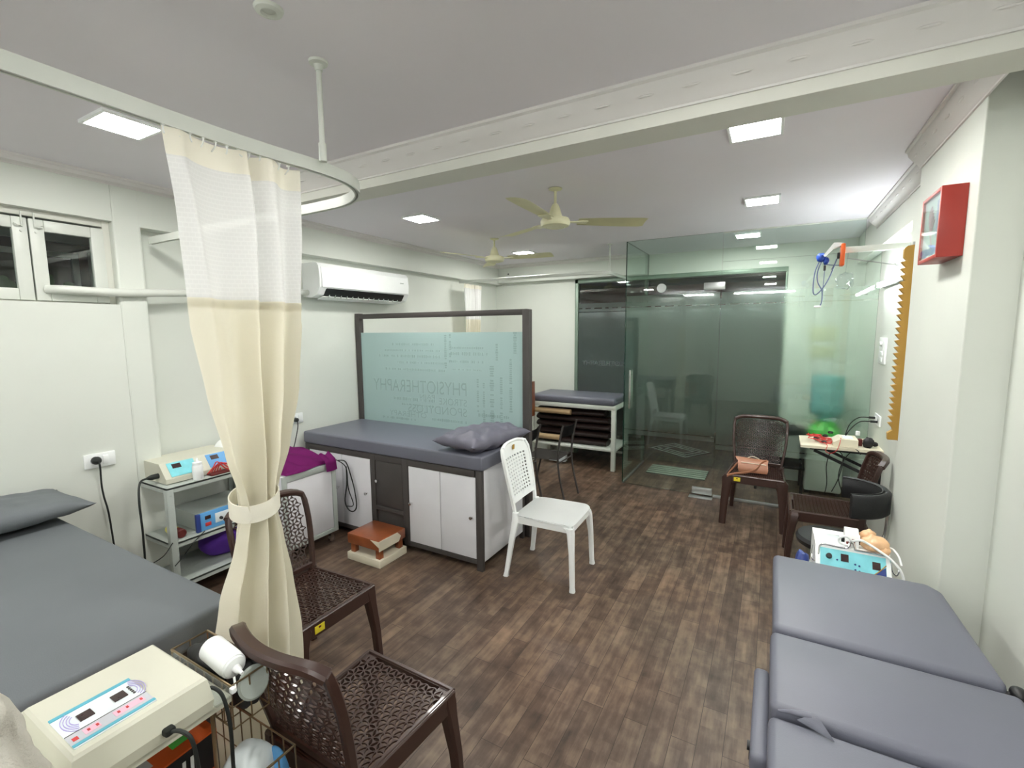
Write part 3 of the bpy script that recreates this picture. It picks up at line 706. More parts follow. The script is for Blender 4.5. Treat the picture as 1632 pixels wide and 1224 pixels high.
m = MB(); m.lathe([(0, 0), (.026, 0), (.028, .01), (.028, .1), (0, .1)], (-3.34, 1.435, .429), 18, rot=Matrix.Rotation(pi/2, 3, 'Y')); obj('body', m, plain('yellow_label', rgb(220, 212, 110), .45), tp)
m = MB(); m.lathe([(0, .1), (.029, .1), (.029, .15), (.024, .155), (0, .155)], (-3.34, 1.435, .429), 18, rot=Matrix.Rotation(pi/2, 3, 'Y')); obj('cap', m, M['maroon'], tp)
solo('exercise_bag', MB().blob((-3.34, 1.76, .245), (.15, .16, .10), 4, .18, 1.6, 32), M['purple'], 'purple soft bag on the lowest shelf of the steel trolley', 'bag', ang=80)
m = MB(); m.tube(smooth_pts([(-3.15, 1.55, .41), (-3.13, 1.46, .36), (-3.13, 1.40, .30), (-3.14, 1.36, .26)]), .003, 6); m.tube(smooth_pts([(-3.14, 1.36, .41), (-3.12, 1.30, .36), (-3.14, 1.25, .33)]), .003, 6)
solo('loose_cable', m, M['cord'], 'thin dark cables hanging off the trolley middle shelf', 'cable')

# ------------------------------------------------------------------ white cabinet on wheels with magenta cloth
wc = thing('rolling_cabinet', 'white panelled rolling cabinet with grey edging under the magenta cloth', 'cabinet', (-3.27, 2.23, 0))
CX0, CX1, CY0, CY1, CZ0, CZ1 = -3.54, -2.985, 2.0, 2.455, .10, .655
m = MB(); m.span((CX0, CY0, CZ0), (CX1-.012, CY1, CZ1), .003); obj('carcass', m, M['lam'], wc)
m = MB()
ww = .032
m.span((CX1-.012, CY0-.004, CZ0), (CX1, CY0+ww, CZ1+.004), .002); m.span((CX1-.012, CY1-ww, CZ0), (CX1, CY1+.004, CZ1+.004), .002); m.span((CX1-.012, CY0+ww, CZ0), (CX1-.001, CY1-ww, CZ0+ww), .002); m.span((CX1-.012, CY0+ww, CZ1-ww-.01), (CX1-.001, CY1-ww, CZ1+.003), .002)
obj('edge_trim', m, M['gmet'], wc)
m = MB(); m.span((CX1-.012, CY0+ww+.004, CZ0+ww+.004), (CX1-.004, CY1-ww-.004, CZ1-ww-.014), .002); obj('panel', m, M['lam'], wc)
for x in (CX0+.05, CX1-.05):
    for y in (CY0+.05, CY1-.03):
        m = MB(); m.lathe([(0, -.012), (.024, -.012), (.026, -.006), (.026, .006), (.024, .012), (0, .012)], (x, y, .03), 18, 'X'); m.span((x-.016, y-.012, .045), (x+.016, y+.012, .10), .003); obj('wheel', m, M['chrome'], wc)
def cloth_heap(u, v):
    x = -3.46+.47*u; y = 2.03+.40*v
    e = max(0, 1-(2*u-1)**4)*max(0, 1-(2*v-1)**4)
    z = CZ1+.006+(.045+.075*max(0, 1-((u-.35)/.55)**2))*e**.5
    z += (.022*abs(sin(9*(v*.9-u*.55)+2*sin(3*u)))-.011)*e**.6 + .02*noise.noise((u*4, v*4, 2))*e
    if u > .93: z = max(z, CZ1+.008)
    return (x+.02*sin(6*v), y, z)
m = MB(); m.sheet(cloth_heap, 60, 60, .006)
def drape(u, v):  # corner falling over the edge
    y = 2.34+.10*v+.02*u; t = u
    x = -3.03+.062*min(1, t*1.6); z = CZ1+.075*(1-t)**1.2+.01-.06*max(0, t-.55)*2.2+.01*sin(v*9)*(1-t)
    return (x+.012*sin(v*pi), y, z)
m.sheet(drape, 16, 14, .008)
solo('draped_cloth', m, M['magenta'], 'crumpled magenta cloth heaped on the white rolling cabinet', 'cloth', ang=80)
m = MB()
m.tube(smooth_pts([(-3.0, 2.50, .66), (-2.96, 2.54, .64), (-2.93, 2.565, .5), (-2.91, 2.575, .38), (-2.90, 2.575, .27), (-2.94, 2.575, .22), (-2.99, 2.57, .23), (-3.02, 2.565, .30), (-2.99, 2.565, .45), (-2.97, 2.55, .6)]), .005, 8)
m.tube(smooth_pts([(-3.0, 2.48, .67), (-2.95, 2.53, .6), (-2.97, 2.56, .42), (-2.93, 2.57, .28), (-3.0, 2.56, .26)]), .004, 8)
solo('coiled_cord', m, M['cord'], 'black cord looped beside the white rolling cabinet', 'cord')

# ------------------------------------------------------------------ cabinet bed with frosted screen
cb = thing('cabinet_bed', 'dark framed treatment bed with white cupboard doors and grey mattress', 'bed', (-2.6, 2.92, 0))
FY = 2.60; Z0c, Z1c = .045, .725
bx0, bx1, by1 = -3.53, -1.70, 3.235
m = MB(); m.span((bx0+.02, FY+.02, Z0c+.015), (bx1-.025, by1, Z1c-.01), 0)
car = obj('carcass', m, M['dark'], cb)
m = MB()  # face frame rails and stiles
fb = .004
for a, b_ in ((bx0, bx0+.04), (-2.755, -2.705), (-2.42, -2.365)): m.span((a, FY, Z0c if a > -1.8 or a < -3 else Z0c), (b_, FY+.03, Z1c), .002)
m.span((bx0+.01, FY+.0015, Z1c-.05), (bx1-.06, FY+.028, Z1c-.001), .001); m.span((bx0+.01, FY+.0015, Z0c+.001), (-2.71, FY+.028, Z0c+.035), .001); m.span((-2.41, FY+.0015, Z0c+.001), (bx1-.04, FY+.028, Z0c+.035), .001)
m.span((-1.75, FY, 0), (bx1, FY+.03, Z1c), .002); m.span((-1.735, by1-.03, 0), (bx1, by1, Z1c), .002)
m.span((-2.71, FY, .275), (-2.415, FY+.02, .31), .002)
obj('face_frame', m, M['dark'], cb)
def door(x0, x1, z0, z1, mt, kx, kz, lab=None):
    m = MB(); m.span((x0, FY+.004, z0), (x1, FY+.02, z1), .002); d = obj('door', m, mt, cb)
    if lab: d['label'] = lab
    m = MB(); m.lathe([(0, 0), (.006, 0), (.005, -.012), (.013, -.018), (.012, -.026), (0, -.028)], (kx, FY+.004, kz), 14, rot=Matrix.Rotation(-pi/2, 3, 'X')); obj('knob', m, M['chrome'], d)
door(-3.48, -3.085, .08, .675, M['lam'], -3.13, .39); door(-3.078, -2.76, .08, .675, M['lam'], -2.80, .39)
door(-2.70, -2.425, .315, .672, M['dark'], -2.675, .515, 'dark cupboard door')
door(-2.36, -2.065, .083, .672, M['lam'], -2.335, .39); door(-2.06, -1.754, .083, .672, M['lam'], -1.785, .385)
m = MB(); m.span((bx1-.025, FY+.03, .06), (bx1-.004, by1-.03, Z1c), .002); obj('end_panel', m, M['lam'], cb)
m = MB(); m.span((-3.53, 2.585, .728), (-1.685, 3.245, .83), .016, 4); obj('mattress', m, M['vinyl'], cb)
sc = thing('glass_screen', 'dark framed screen with frosted blue glass and mirrored lettering behind the cabinet bed', 'screen', (-2.6, 3.275, 0))
SX0, SX1, SY = -3.565, -1.665, 3.275
m = MB(); m.span((SX0, SY-.025, 0), (SX0+.055, SY+.03, 1.857), .003); m.span((SX1-.06, SY-.025, 0), (SX1, SY+.03, 1.847), .003); m.span((SX0+.02, SY-.023, 1.805), (SX1-.02, SY+.028, 1.850), .002)
m.span((SX0, SY-.02, .72), (SX1, SY+.03, .78), .003)
obj('frame', m, M['dark'], sc)
m = MB(); m.span((SX0+.05, SY-.006, .78), (SX1-.055, SY+.004, 1.672), 0); gp = obj('frosted_pane', m, M['pframe'], sc)
m = MB()
def word(t, x, z, h, w): m.text(t, h, Matrix.Translation((x, SY-.0062, z)) @ Matrix.Rotation(pi/2, 4, 'X'), .0008, True, width=w)
word('PHYSIOTHERAPHY', -2.275, 1.125, .115, 1.09); word('STROKE', -2.275, 1.035, .06, .30); word('SPONDYLOSS', -2.275, .945, .072, .66)
word('PAIN', -2.62, 1.075, .04, .17); word('OTHERAPY', -2.72, .895, .05, .45)
rs = random.Random(3)
def row(x0, x1, z, h):   # unreadable small etched lines of text
    x = x0
    while x > x1:
        w = rs.uniform(.008, .016); m.box((x-w/2, SY-.0068, z+h/2), (w, .0008, h*rs.uniform(.6, 1)), 0)
        x -= w+(.006 if rs.random() > .15 else .03)
def colm(x, z0, z1, w):
    z = z0
    while z < z1:
        h = rs.uniform(.008, .016); m.box((x, SY-.0068, z+h/2), (w*rs.uniform(.6, 1), .0008, h), 0)
        z += h+(.006 if rs.random() > .15 else .028)
for a, b_, z, h in ((-2.62, -3.12, 1.555, .022), (-2.55, -3.2, 1.50, .02), (-2.55, -3.27, 1.445, .026), (-2.5, -3.05, 1.39, .02), (-2.5, -3.22, 1.325, .022), (-2.1, -2.45, 1.53, .02), (-2.06, -2.46, 1.475, .03), (-2.1, -2.45, 1.41, .024), (-2.12, -2.44, 1.345, .018), (-2.62, -3.1, 1.045, .03), (-2.63, -3.0, 1.0, .02), (-2.28, -2.66, .88, .03), (-2.85, -3.25, .858, .024), (-1.86, -2.16, .96, .03)): row(a, b_, z, h)
for x, z0, z1, w in ((-2.49, 1.36, 1.64, .03), (-2.44, 1.42, 1.66, .03), (-2.02, .84, 1.42, .045), (-2.10, .86, 1.24, .026), (-2.16, 1.0, 1.28, .024), (-1.93, .9, 1.3, .028), (-1.84, 1.02, 1.45, .03), (-1.97, 1.44, 1.58, .03), (-1.80, 1.5, 1.66, .034)): colm(x, z0, z1, w)
obj('etched_lettering', m, M['etch'], gp)
p2 = thing('pillow', 'crinkled grey pillow on the cabinet bed next to the white chair', 'pillow', (-1.83, 2.86, .83))
m = MB(); m.pillow((-1.855, 2.87, .906), (.40, .66, .14), radians(-8), 2.6, 5, .03); obj('cushion', m, M['vinylp'], p2, ang=80)
# step stool
ss = thing('step_stool', 'low brown wooden step stool with cream edging before the cabinet bed', 'step stool', (-2.55, 2.44, 0))
m = MB(); m.span((-2.695, 2.295, .125), (-2.375, 2.565, .20), .004)
obj('top_box', m, M['step'], ss)
m = MB(); m.loft([[(-2.372, y, z) for y, z in ((2.292, .125), (2.49, .125), (2.515, .16), (2.48, .197), (2.31, .198), (2.292, .197))], [(-2.376, y, z) for y, z in ((2.292, .125), (2.49, .125), (2.515, .16), (2.48, .197), (2.31, .198), (2.292, .197))]]); m.loft([[(x, 2.2935, z) for x, z in ((-2.46, .196), (-2.375, .196), (-2.375, .15))], [(x, 2.2975, z) for x, z in ((-2.46, .196), (-2.375, .196), (-2.375, .15))]])
obj('peeled_edging', m, M['cream'], ss)
m = MB(); m.span((-2.70, 2.29, 0), (-2.37, 2.57, .055), .003); obj('base', m, M['cream'], ss)
for x in (-2.66, -2.41):
    for y in (2.33, 2.53):
        m = MB(); m.span((x-.02, y-.02, .05), (x+.02, y+.02, .13), .002); obj('post', m, M['step'], ss)

# ------------------------------------------------------------------ chairs
def petal_cells(f, inside, L, hw=.165, cut=.11):
    """triangular lattice with leaf-shaped openings along each edge"""
    polys = []; H = L*sqrt(3)/2; N = int(.6/L)+2
    def P(i, j): return Vector((i*L+(j % 2)*L/2, j*H))
    for j in range(-N, N):
        for i in range(-N, N):
            a, b_ = P(i, j), P(i+1, j)
            c = P(i+(j % 2), j+1); d = P(i+(j % 2), j-1)
            for T in ((a, b_, c), (a, d, b_)):
                if not all(inside(*p) for p in T): continue
                cen = (T[0]+T[1]+T[2])/3; q = []
                for k in range(3):
                    p, r = T[k], T[(k+1) % 3]; e = r-p; inn = (cen-(p+r)/2).normalized()
                    q += [p, p+e*cut, p+e*.34+inn*hw*L*.85, p+e*.66+inn*hw*L*.85, p+e*(1-cut)]
                polys.append([f(*v) for v in q])
    return polys
def brown_chair(name, label, loc, rz, w=.41, d=.42, L=.036, hw=.165, top=.84, tagpos=True, group='brown plastic chairs', lw=1.0):
    c = thing(name, label, 'chair', loc, rz, group, local=True)
    h = w/2; SZ = .44
    sf = lambda x, y: (x*(1-.10*(d/2-y)/d), y, SZ-.012*(1-(x/h)**2)*(1-(2*y/d)**2))
    m = MB(); m.cells(petal_cells(sf, lambda x, y: abs(x) < h-.002 and abs(y) < d/2-.002, L, hw), .005); obj('seat', m, M['brown'], c, ang=30)
    m = MB(); k = .90
    rim = [(-h*k, -d/2), (h*k, -d/2), (h, d/2), (-h, d/2)]
    for i in range(4):
        a, b_ = rim[i], rim[(i+1) % 4]
        m.sweep([(a[0], a[1], SZ-.034), (b_[0], b_[1], SZ-.034)], RR(.020, .068, .4))
    m.sweep([(x*.985, y*.985, SZ-.002) for x, y in rim], RR(.016, .010, .5), closed=True)
    obj('seat_frame', m, M['brown'], c, ang=30)
    ht = top-SZ
    def bw(t): return h*(.84+.14*sin(min(1, t*1.15)*pi*.62))
    def bf(x, t):
        s = x/h; return (x, -d/2-.005-.085*t**1.2-.048*(1-s*s)*min(1, t*2.2)+.018, SZ+.01+t*ht)
    def inside(x, y):
        t = y/ht+.5
        return 0.02 <= t <= .975 and abs(x) < bw(t)-.004 and not (t > .86 and abs(x) > bw(t)-.02)
    m = MB(); m.cells(petal_cells(lambda x, y: bf(x, y/ht+.5), inside, L, hw), .005); obj('backrest', m, M['brown'], c, ang=30)
    m = MB()
    side = [bf(bw(t), t) for t in [i/14 for i in range(13)]]
    arc = []
    for i in range(17):
        s = 1-2*i/16; t = .99-.06*abs(s)**7; arc.append(bf(s*(bw(.95)-.004), t))
    full = side+arc+[(-x, y, z) for x, y, z in side[::-1]]
    m.sweep(full, RR(.022, .030, .5), up=(0, -1, .15))
    m.sweep(arc[0:], RR(.028, .042, .5), up=(0, -1, .15))
    m.sweep([bf(s*bw(.03)/8, .03) for s in range(-8, 9)], RR(.02, .03, .5), up=(0, 0, 1))
    obj('back_frame', m, M['brown'], c, ang=35)
    for sx in (1, -1):
        m = MB(); m.leg([(sx*(h+.012), d/2+.012, 0, .036*lw, .034), (sx*(h+.002), d/2+.004, .2, .042*lw, .04), (sx*(h-.012), d/2-.012, .345, .052*lw, .05), (sx*(h-.022), d/2-.022, .41, .07*lw, .07), (sx*(h-.022), d/2-.022, .435, .06, .06)]); obj('leg', m, M['brown'], c, ang=35)
        m = MB(); m.leg([(sx*(h*k+.012), -d/2-.05, 0, .036, .036), (sx*(h*k+.0), -d/2-.02, .22, .04, .044), (sx*(h*k-.012), -d/2+.008, .40, .05, .055), (sx*(h*k-.010), -d/2+.002, .45, .04, .045)]); obj('leg', m, M['brown'], c, ang=35)
    if tagpos:
        m = MB(); m.box((.09 if tagpos is True else tagpos, d/2+.0125, SZ-.034), (.05, .003, .034), .001); m.box((.09 if tagpos is True else tagpos, d/2+.0143, SZ-.026), (.012, .001, .008), 0, mi=1); obj('sticker', m, [M['yellow'], M['maroon']], c)
    return c
brown_chair('plastic_chair', 'dark brown perforated chair partly behind the cream curtain', (-1.88, 1.36, 0), -pi/2, tagpos=.12)
ch = brown_chair('plastic_chair', 'dark brown perforated chair in the foreground seen from behind', (-1.125, .995, 0), radians(-1), tagpos=False)
brown_chair('plastic_chair', 'dark brown chair holding a tan handbag before the glass partition', (-.08, 4.53, 0), pi+radians(-2), w=.44, d=.42, L=.030, hw=.19, top=.865, tagpos=.13, lw=1.45)
brown_chair('plastic_chair', 'dark brown chair turned sideways under the small wall table', (.36, 3.835, 0), pi/2, w=.40, d=.40, L=.026, hw=.18, top=.82, tagpos=False, lw=1.3)

# white chair, facing +X
wch = thing('plastic_chair', 'white plastic chair with a square-holed back beside the cabinet bed', 'chair', (-1.28, 2.87, 0), radians(-90+2), None, local=True)
def wchair(c):
    h, d, SZ = .205, .42, .44
    def seat(u, v):
        x, y = (u-.5)*2, (v-.5)*2; rx = (h+.010)*(1-.05*(1-v)); k = 1-.08*(abs(x)**6)*(abs(y)**6)
        return (x*rx*k, y*d/2*k, SZ-.010*(1-x*x)*(1-y*y)-.015*max(0, y-.7)**2*8)
    m = MB(); m.sheet(seat, 24, 24, -.016); obj('seat', m, M['white'], c, ang=60)
    m = MB(); k = .94
    for a, b_ in (((-h*k+.010, -d/2+.02), (-h+.017, d/2-.03)), ((h-.017, d/2-.03), (h*k-.010, -d/2+.02)), ((-h+.03, d/2-.012), (h-.03, d/2-.012)), ((h*k, -d/2+.012), (-h*k, -d/2+.012))): m.sweep([(a[0], a[1], SZ-.0375), (b_[0], b_[1], SZ-.0375)], RR(.010, .048, .5))
    obj('apron', m, M['white'], c)
    top, z0 = .90, .50
    def bf(x, z):
        t = max(0, (z-SZ)/(top-SZ)); return (x, -d/2-.01-.09*t**1.3-.025*(1-(x/h)**2)*min(1, t*2), z)
    def hwid(z):
        t = (z-SZ)/(top-SZ); return .165+.03*sin(t*pi*.62)-(0.05*max(0, t-.88)**2*40*.25)
    m = MB(); polys = []
    ncx, ncz = 8, 11; px0, pz0, pz1 = .138, .535, .80
    xs = [-px0]; 
    for i in range(ncx): 
        w = 2*px0/ncx; xs += [xs[-1]+w*.46, -px0+w*(i+1)]
    zs = [pz0]
    for j in range(ncz):
        w = (pz1-pz0)/ncz; zs += [zs[-1]+w*.46, pz0+w*(j+1)]
    def X(x, z): return x*hwid(z)/.165*.95
    for i in range(len(xs)-1):
        for j in range(len(zs)-1):
            if i % 2 == 1 and j % 2 == 1: continue
            q = [(xs[i], zs[j]), (xs[i+1], zs[j]), (xs[i+1], zs[j+1]), (xs[i], zs[j+1])]; polys.append([bf(X(a, b_), b_) for a, b_ in q])
    # solid surround
    zz = [z0]+zs+[pz1+.03, pz1+.055, pz1+.08, top-.012, top-.004, top]
    def lim(z):
        return hwid(z)*(1 if z < top-.03 else sqrt(max(.2, 1-((z-top+.03)/.035)**2)))
    for a, b_ in zip(zz, zz[1:]):
        if a >= pz0-1e-6 and b_ <= pz1+1e-6:
            for s in (1, -1): polys.append([bf(s*X(px0, a), a), bf(s*lim(a), a), bf(s*lim(b_), b_), bf(s*X(px0, b_), b_)])
        else:
            N = 8
            for i in range(N):
                u0, u1 = -1+2*i/N, -1+2*(i+1)/N; polys.append([bf(u0*lim(a), a), bf(u1*lim(a), a), bf(u1*lim(b_), b_), bf(u0*lim(b_), b_)])
    m.cells(polys, .006); b = obj('backrest', m, M['white'], c, ang=40)
    m = MB(); p = bf(0, .855); m.box((0, p[1]+.011, .855), (.028, .004, .034), .004); obj('badge', m, M['mustard'], b)
    m = MB()
    for s in (1, -1): m.sweep([bf(s*(hwid(z) if z < .87 else hwid(z)-.02), z) for z in [SZ-.02+i*.0455 for i in range(11)]], RR(.018, .028, .6), up=(0, -1, .1))
    m.sweep([bf(s*.019*9/9*.9, top-.006-.02*abs(s/9)**4) for s in range(-9, 10)], RR(.02, .02, .6), up=(0, -1, .1))
    obj('back_frame', m, M['white'], c)
    for s in (1, -1):
        m = MB(); m.leg([(s*(h+.005), d/2+.005, 0, .036, .036), (s*(h+.003), d/2+.003, .03, .030, .030), (s*(h-.006), d/2-.006, .25, .034, .034), (s*(h-.02), d/2-.018, .38, .046, .046), (s*(h-.030), d/2-.034, .412, .064, .060)]); obj('leg', m, M['white'], c, ang=45)
        m = MB(); m.leg([(s*(h+.012), -d/2-.055, 0, .036, .036), (s*(h+.01), -d/2-.05, .03, .030, .030), (s*(h-.01), -d/2-.02, .25, .034, .036), (s*(h-.03), -d/2+.004, .40, .045, .05), (s*(h-.034), -d/2-.002, .445, .034, .04)]); obj('leg', m, M['white'], c, ang=45)
wchair(wch)

# dark folding chairs facing -X
def folding_chair(label, x, y):
    c = thing('folding_chair', label, 'chair', (x, y, 0), pi/2, 'dark metal folding chairs', local=True)
    h = .175
    m = MB(); m.sheet(lambda u, v: ((u-.5)*2*h, .17-.36*(1-v), .43-.008*sin(v*pi)), 4, 8, .012); obj('seat', m, M['dark'], c)
    m = MB(); m.sheet(lambda u, v: ((u-.5)*2*(h-.01), -.215-.02*v-.03*(1-(2*u-1)**2), .645+.11*v+.012*(2*u-1)**2), 12, 5, .006); obj('backrest', m, M['black'], c)
    for s in (1, -1):
        m = MB(); m.tube(smooth_pts([(s*h, -.27, 0), (s*h, -.21, .25), (s*h, -.19, .45), (s*h, -.215, .65), (s*h, -.245, .775)]), .010, 10); obj('leg', m, M['dark'], c)
        m = MB(); m.tube(smooth_pts([(s*(h-.02), .22, 0), (s*(h-.02), .17, .25), (s*(h-.02), .12, .425)]), .010, 10); obj('leg', m, M['dark'], c)
    m = MB(); m.cyl((-h, -.2, .40), (h, -.2, .40), .007); m.cyl((-h+.02, .19, .2), (h-.02, .19, .2), .006); obj('crossbar', m, M['dark'], c)
    return c
folding_chair('dark slim metal chair, the right of the two beside the grey back bed', -1.965, 4.245)
folding_chair('dark slim metal chair half hidden behind the screen post and white chair', -2.19, 3.86)

# ------------------------------------------------------------------ back bed with rexine rolls
bb = thing('treatment_bed', 'white framed bed with a grey mattress under the back window', 'bed', (-2.2, 5.6, 0))
EX0, EX1, EY0, EY1 = -2.72, -1.585, 5.315, 5.915
m = MB(); m.span((EX0, EY0, .735), (EX1, EY1, .785), .004); obj('top_frame', m, M['wmet'], bb)
m = MB(); m.span((EX0+.02, EY0, .785), (EX1-.01, EY1-.005, .875), .03, 4); obj('mattress', m, M['vinyl'], bb)
m = MB(); m.span((EX0, EY0, .235), (EX1, EY1, .262), .003); obj('shelf', m, M['wmet'], bb)
for x in (EX0, EX1-.05):
    for y in (EY0, EY1-.05):
        m = MB(); m.span((x, y, 0), (x+.05, y+.05, .74), .004); obj('leg', m, M['wmet'], bb)
m = MB(); m.span((EX0+.05, EY1-.035, .08), (EX1-.05, EY1-.01, .105), .002); obj('stretcher', m, M['wmet'], bb)
GR = 'rexine rolls on the back bed shelf'
rolls = [(.30, -2.66, -1.72, 'roll'), (.395, -2.66, -1.70, 'roll'), (.49, -2.66, -1.68, 'roll'), (.575, -2.66, -1.70, 'roll'), (.662, -2.66, -1.75, 'roll')]
nm = ['bottom', 'second from bottom', 'middle', 'second from top', 'top']
for i, (z, x0, x1, mt) in enumerate(rolls):
    m = MB(); n = 26
    pr_ = [(.29*.62*0+.0, 0)]
    ell = [(cos(2*pi*k/n)*.11, sin(2*pi*k/n)*.042) for k in range(n)]
    m.sweep([(x0, 5.50, z), (x0+.02, 5.50, z), ((x0+x1)/2, 5.50, z-.004), (x1-.02, 5.50, z), (x1, 5.50, z)], ell, scale=[.9, 1, 1, 1, .9])
    solo('rexine_roll', m, M['roll'], 'dark brown rolled sheet, %s of the pile under the back bed' % nm[i], 'roll', GR, ang=50)
for z, x1, lb in ((.672, -2.165, 'upper beige roll end on the shelf under the back bed'), (.335, -2.305, 'lower beige roll end on the shelf under the back bed')):
    m = MB(); m.lathe([(0, 0), (.030, 0), (.034, .004), (.034, abs(-2.66-x1)-.004), (.03, abs(-2.66-x1)), (0, abs(-2.66-x1))], (-2.655, 5.352, z), 24, 'X'); solo('beige_roll', m, M['rollc'], lb, 'roll', 'beige rolls under the back bed')
m = MB(); m.span((-2.46, 5.36, .02), (-2.24, 5.44, .14), .004); solo('carton', m, M['paper'], 'small white box on the floor under the back bed', 'box')
bg = thing('carton', 'orange-brown upright box between the screen and the back bed', 'box', (-2.74, 5.12, .0))
m = MB(); m.span((-2.86, 5.05, .0), (-2.645, 5.2, .62), .004); obj('stand', m, M['wmet'], bg)
m = MB(); m.span((-2.90, 5.04, .62), (-2.58, 5.20, 1.055), .006); obj('box_body', m, M['step'], bg)
m = MB(); m.blob((-2.66, 5.12, 1.09), (.07, .05, .06), 3, .3, 3); m.tube(smooth_pts([(-2.72, 5.1, 1.06), (-2.68, 5.1, 1.20), (-2.61, 5.1, 1.17), (-2.60, 5.1, 1.08)]), .008, 8); solo('camera_bag', m, M['black'], 'black strapped bag on top of the orange-brown box', 'bag')

# ------------------------------------------------------------------ glass partition
GY = 4.945; DX0, DX1 = -1.385, -.462; DZ = 2.135
gd = thing('glass_door', 'frameless clear green glass door with a steel handle', 'door', (DX1, GY, 0))
def pane(name, x0, x1, z0, z1, parent, y=GY):
    m = MB(); m.span((x0, y-.005, z0), (x1, y+.005, z1), 0)
    for f in m.bm.faces:
        if abs(f.normal.y) < .5: f.material_index = 1
    me_idx = {f.index: f.material_index for f in m.bm.faces}
    return obj(name, m, [M['glass'], M['gedge']], parent, smooth=False)
pane('glass_leaf', DX0, DX1-.004, .012, DZ, gd)
FB = [(.62, 1.915), (1.925, 1.962), (1.974, 2.035), (.565, .61)]
m = MB(); film_bands(m, DX0+.01, DX1-.01, GY+.0055, FB, (1.962, 1.974)); obj('frosted_film', m, M['film'], gd)
for s in (-1, 1):
    m = MB(); m.cyl((-1.312, GY+s*.045, .85), (-1.312, GY+s*.045, 1.26), .011, 14)
    for z in (.90, 1.21): m.cyl((-1.312, GY+s*.004, z), (-1.312, GY+s*.045, z), .007, 10)
    obj('handle', m, M['chrome'], gd)
m = MB(); m.span((-.62, GY-.014, DZ-.075), (DX1+.03, GY+.014, DZ-.004), .003); obj('patch_hinge', m, M['alu'], gd)
m = MB(); m.lathe([(0, -.012), (.045, -.012), (.045, .012), (0, .012)], (-1.02, GY, DZ-.035), 28, rot=Matrix.Rotation(pi/2, 3, 'X')); obj('lock_patch', m, M['alu'], gd)
m = MB(); m.span((-.66, GY-.016, .02), (-.47, GY+.016, .085), .003); obj('floor_patch', m, M['alu'], gd)
gpn = thing('glass_partition', 'fixed green-tinted glass partition with frosted film around the glass door', 'partition', (.1, GY, 0))
pane('fixed_pane', DX1, NB-.03, .025, 2.32, gpn); pane('fixed_pane', DX1, XR-.075, 2.32, CZ-.002, gpn); 
gov = thing('glass_transom', 'clear glass panel above the glass door up to the ceiling', 'glass panel', (-.92, GY, DZ))
pane('over_pane', DX0, DX1-.003, DZ+.004, CZ-.002, gov)
m = MB(); film_bands(m, DX1+.004, NB-.03, GY+.0055, [(.55, 1.915), (1.925, 1.962), (1.974, 2.035), (.495, .54)], (1.962, 1.974)); obj('frosted_film', m, M['film'], gpn)
m = MB(); m.span((DX1, GY-.012, 0), (XR, GY+.012, .028), .002); obj('floor_channel', m, M['alu'], gpn)
m = MB(); m.span((DX1, GY-.01, CZ-.012), (XR-.07, GY+.01, CZ), .001); obj('ceiling_channel', m, M['wmet'], gpn)
gre = thing('side_screen', 'glass return panel running from the door edge to the back window', 'glass panel', (DX0, 5.44, 0))
m = MB(); m.span((DX0-.005, GY+.008, .02), (DX0+.005, YW-.012, CZ-.002), 0)
for f in m.bm.faces:
    if abs(f.normal.x) < .5: f.material_index = 1
obj('return_pane', m, [M['glass'], M['gedge']], gre, smooth=False)
m = MB(); m.span((DX0-.010, GY+.02, 0), (DX0+.010, YW-.014, .022), .002); obj('floor_channel', m, M['alu'], gre)
m = MB(); m.span((-.68, GY-.10, .0), (-.46, GY-.02, .006), .001); solo('floor_spring_plate', m, M['alu'], 'flat metal floor spring plate below the glass door hinge', 'hinge')

# ------------------------------------------------------------------ behind the glass
dm = thing('door_mat', 'pale striped door mat on the floor behind the glass door', 'mat', (-.93, 5.66, 0))
m = MB(); m.span((-1.25, 5.46, 0), (-.60, 5.85, .008), .003); obj('backing', m, plain('mat_dark', rgb(60, 66, 60), .9), dm)
for k in range(5):
    m = MB(); m.span((-1.25, 5.475+k*.075, .008), (-.60, 5.52+k*.075, .013), .002); obj('stripe', m, plain('mat_stripe%d' % k, rgb(150, 164, 150), .9), dm)
rg = thing('rug', 'dark rug with pale nested outlines outside the entrance glass', 'rug', (-1.08, 6.72, 0), radians(-32), local=True)
m = MB(); m.box((0, 0, .004), (.66, .52, .008), .002); obj('pile', m, plain('rug_dark', rgb(60, 50, 44), .95), rg)
for k, (a, b_) in enumerate(((.30, .23), (.23, .165), (.16, .095))):
    m = MB(); m.sweep([(-a, -b_, .009), (a, -b_, .009), (a, b_, .009), (-a, b_, .009)], RECT(.03, .004), closed=True); obj('outline', m, plain('rug_line%d' % k, rgb(246, 246, 236), .95), rg)
wd = thing('water_dispenser', 'blurred blue water bottle on a green and white dispenser behind the glass', 'water dispenser', (.50, 5.68, 0))
m = MB(); m.span((.34, 5.53, 0.03), (.66, 5.84, .56), .02, 3); obj('body', m, M['wmet'], wd)
m = MB(); m.lathe([(0, .56), (.165, .56), (.165, .60), (.14, .66), (.09, .72), (.07, .74), (0, .74)], (.50, 5.68, 0), 28); obj('green_seat', m, M['lime'], wd)
m = MB(); m.lathe([(0, .70), (.04, .70), (.05, .745), (.10, .80), (.142, .845), (.145, .92), (.137, .94), (.137, .96), (.145, .98), (.145, 1.08), (.137, 1.10), (.145, 1.12), (.145, 1.18), (.125, 1.205), (0, 1.205)], (.50, 5.68, 0), 36); obj('bottle', m, M['bottle'], wd)
for x in (.37, .63):
    m = MB(); m.span((x-.02, 5.55, 0), (x+.02, 5.82, .03), .002); obj('foot', m, M['black'], wd)
bn = thing('bench', 'dark metal bench behind the glass partition next to the dispenser', 'bench', (.14, 5.6, 0))
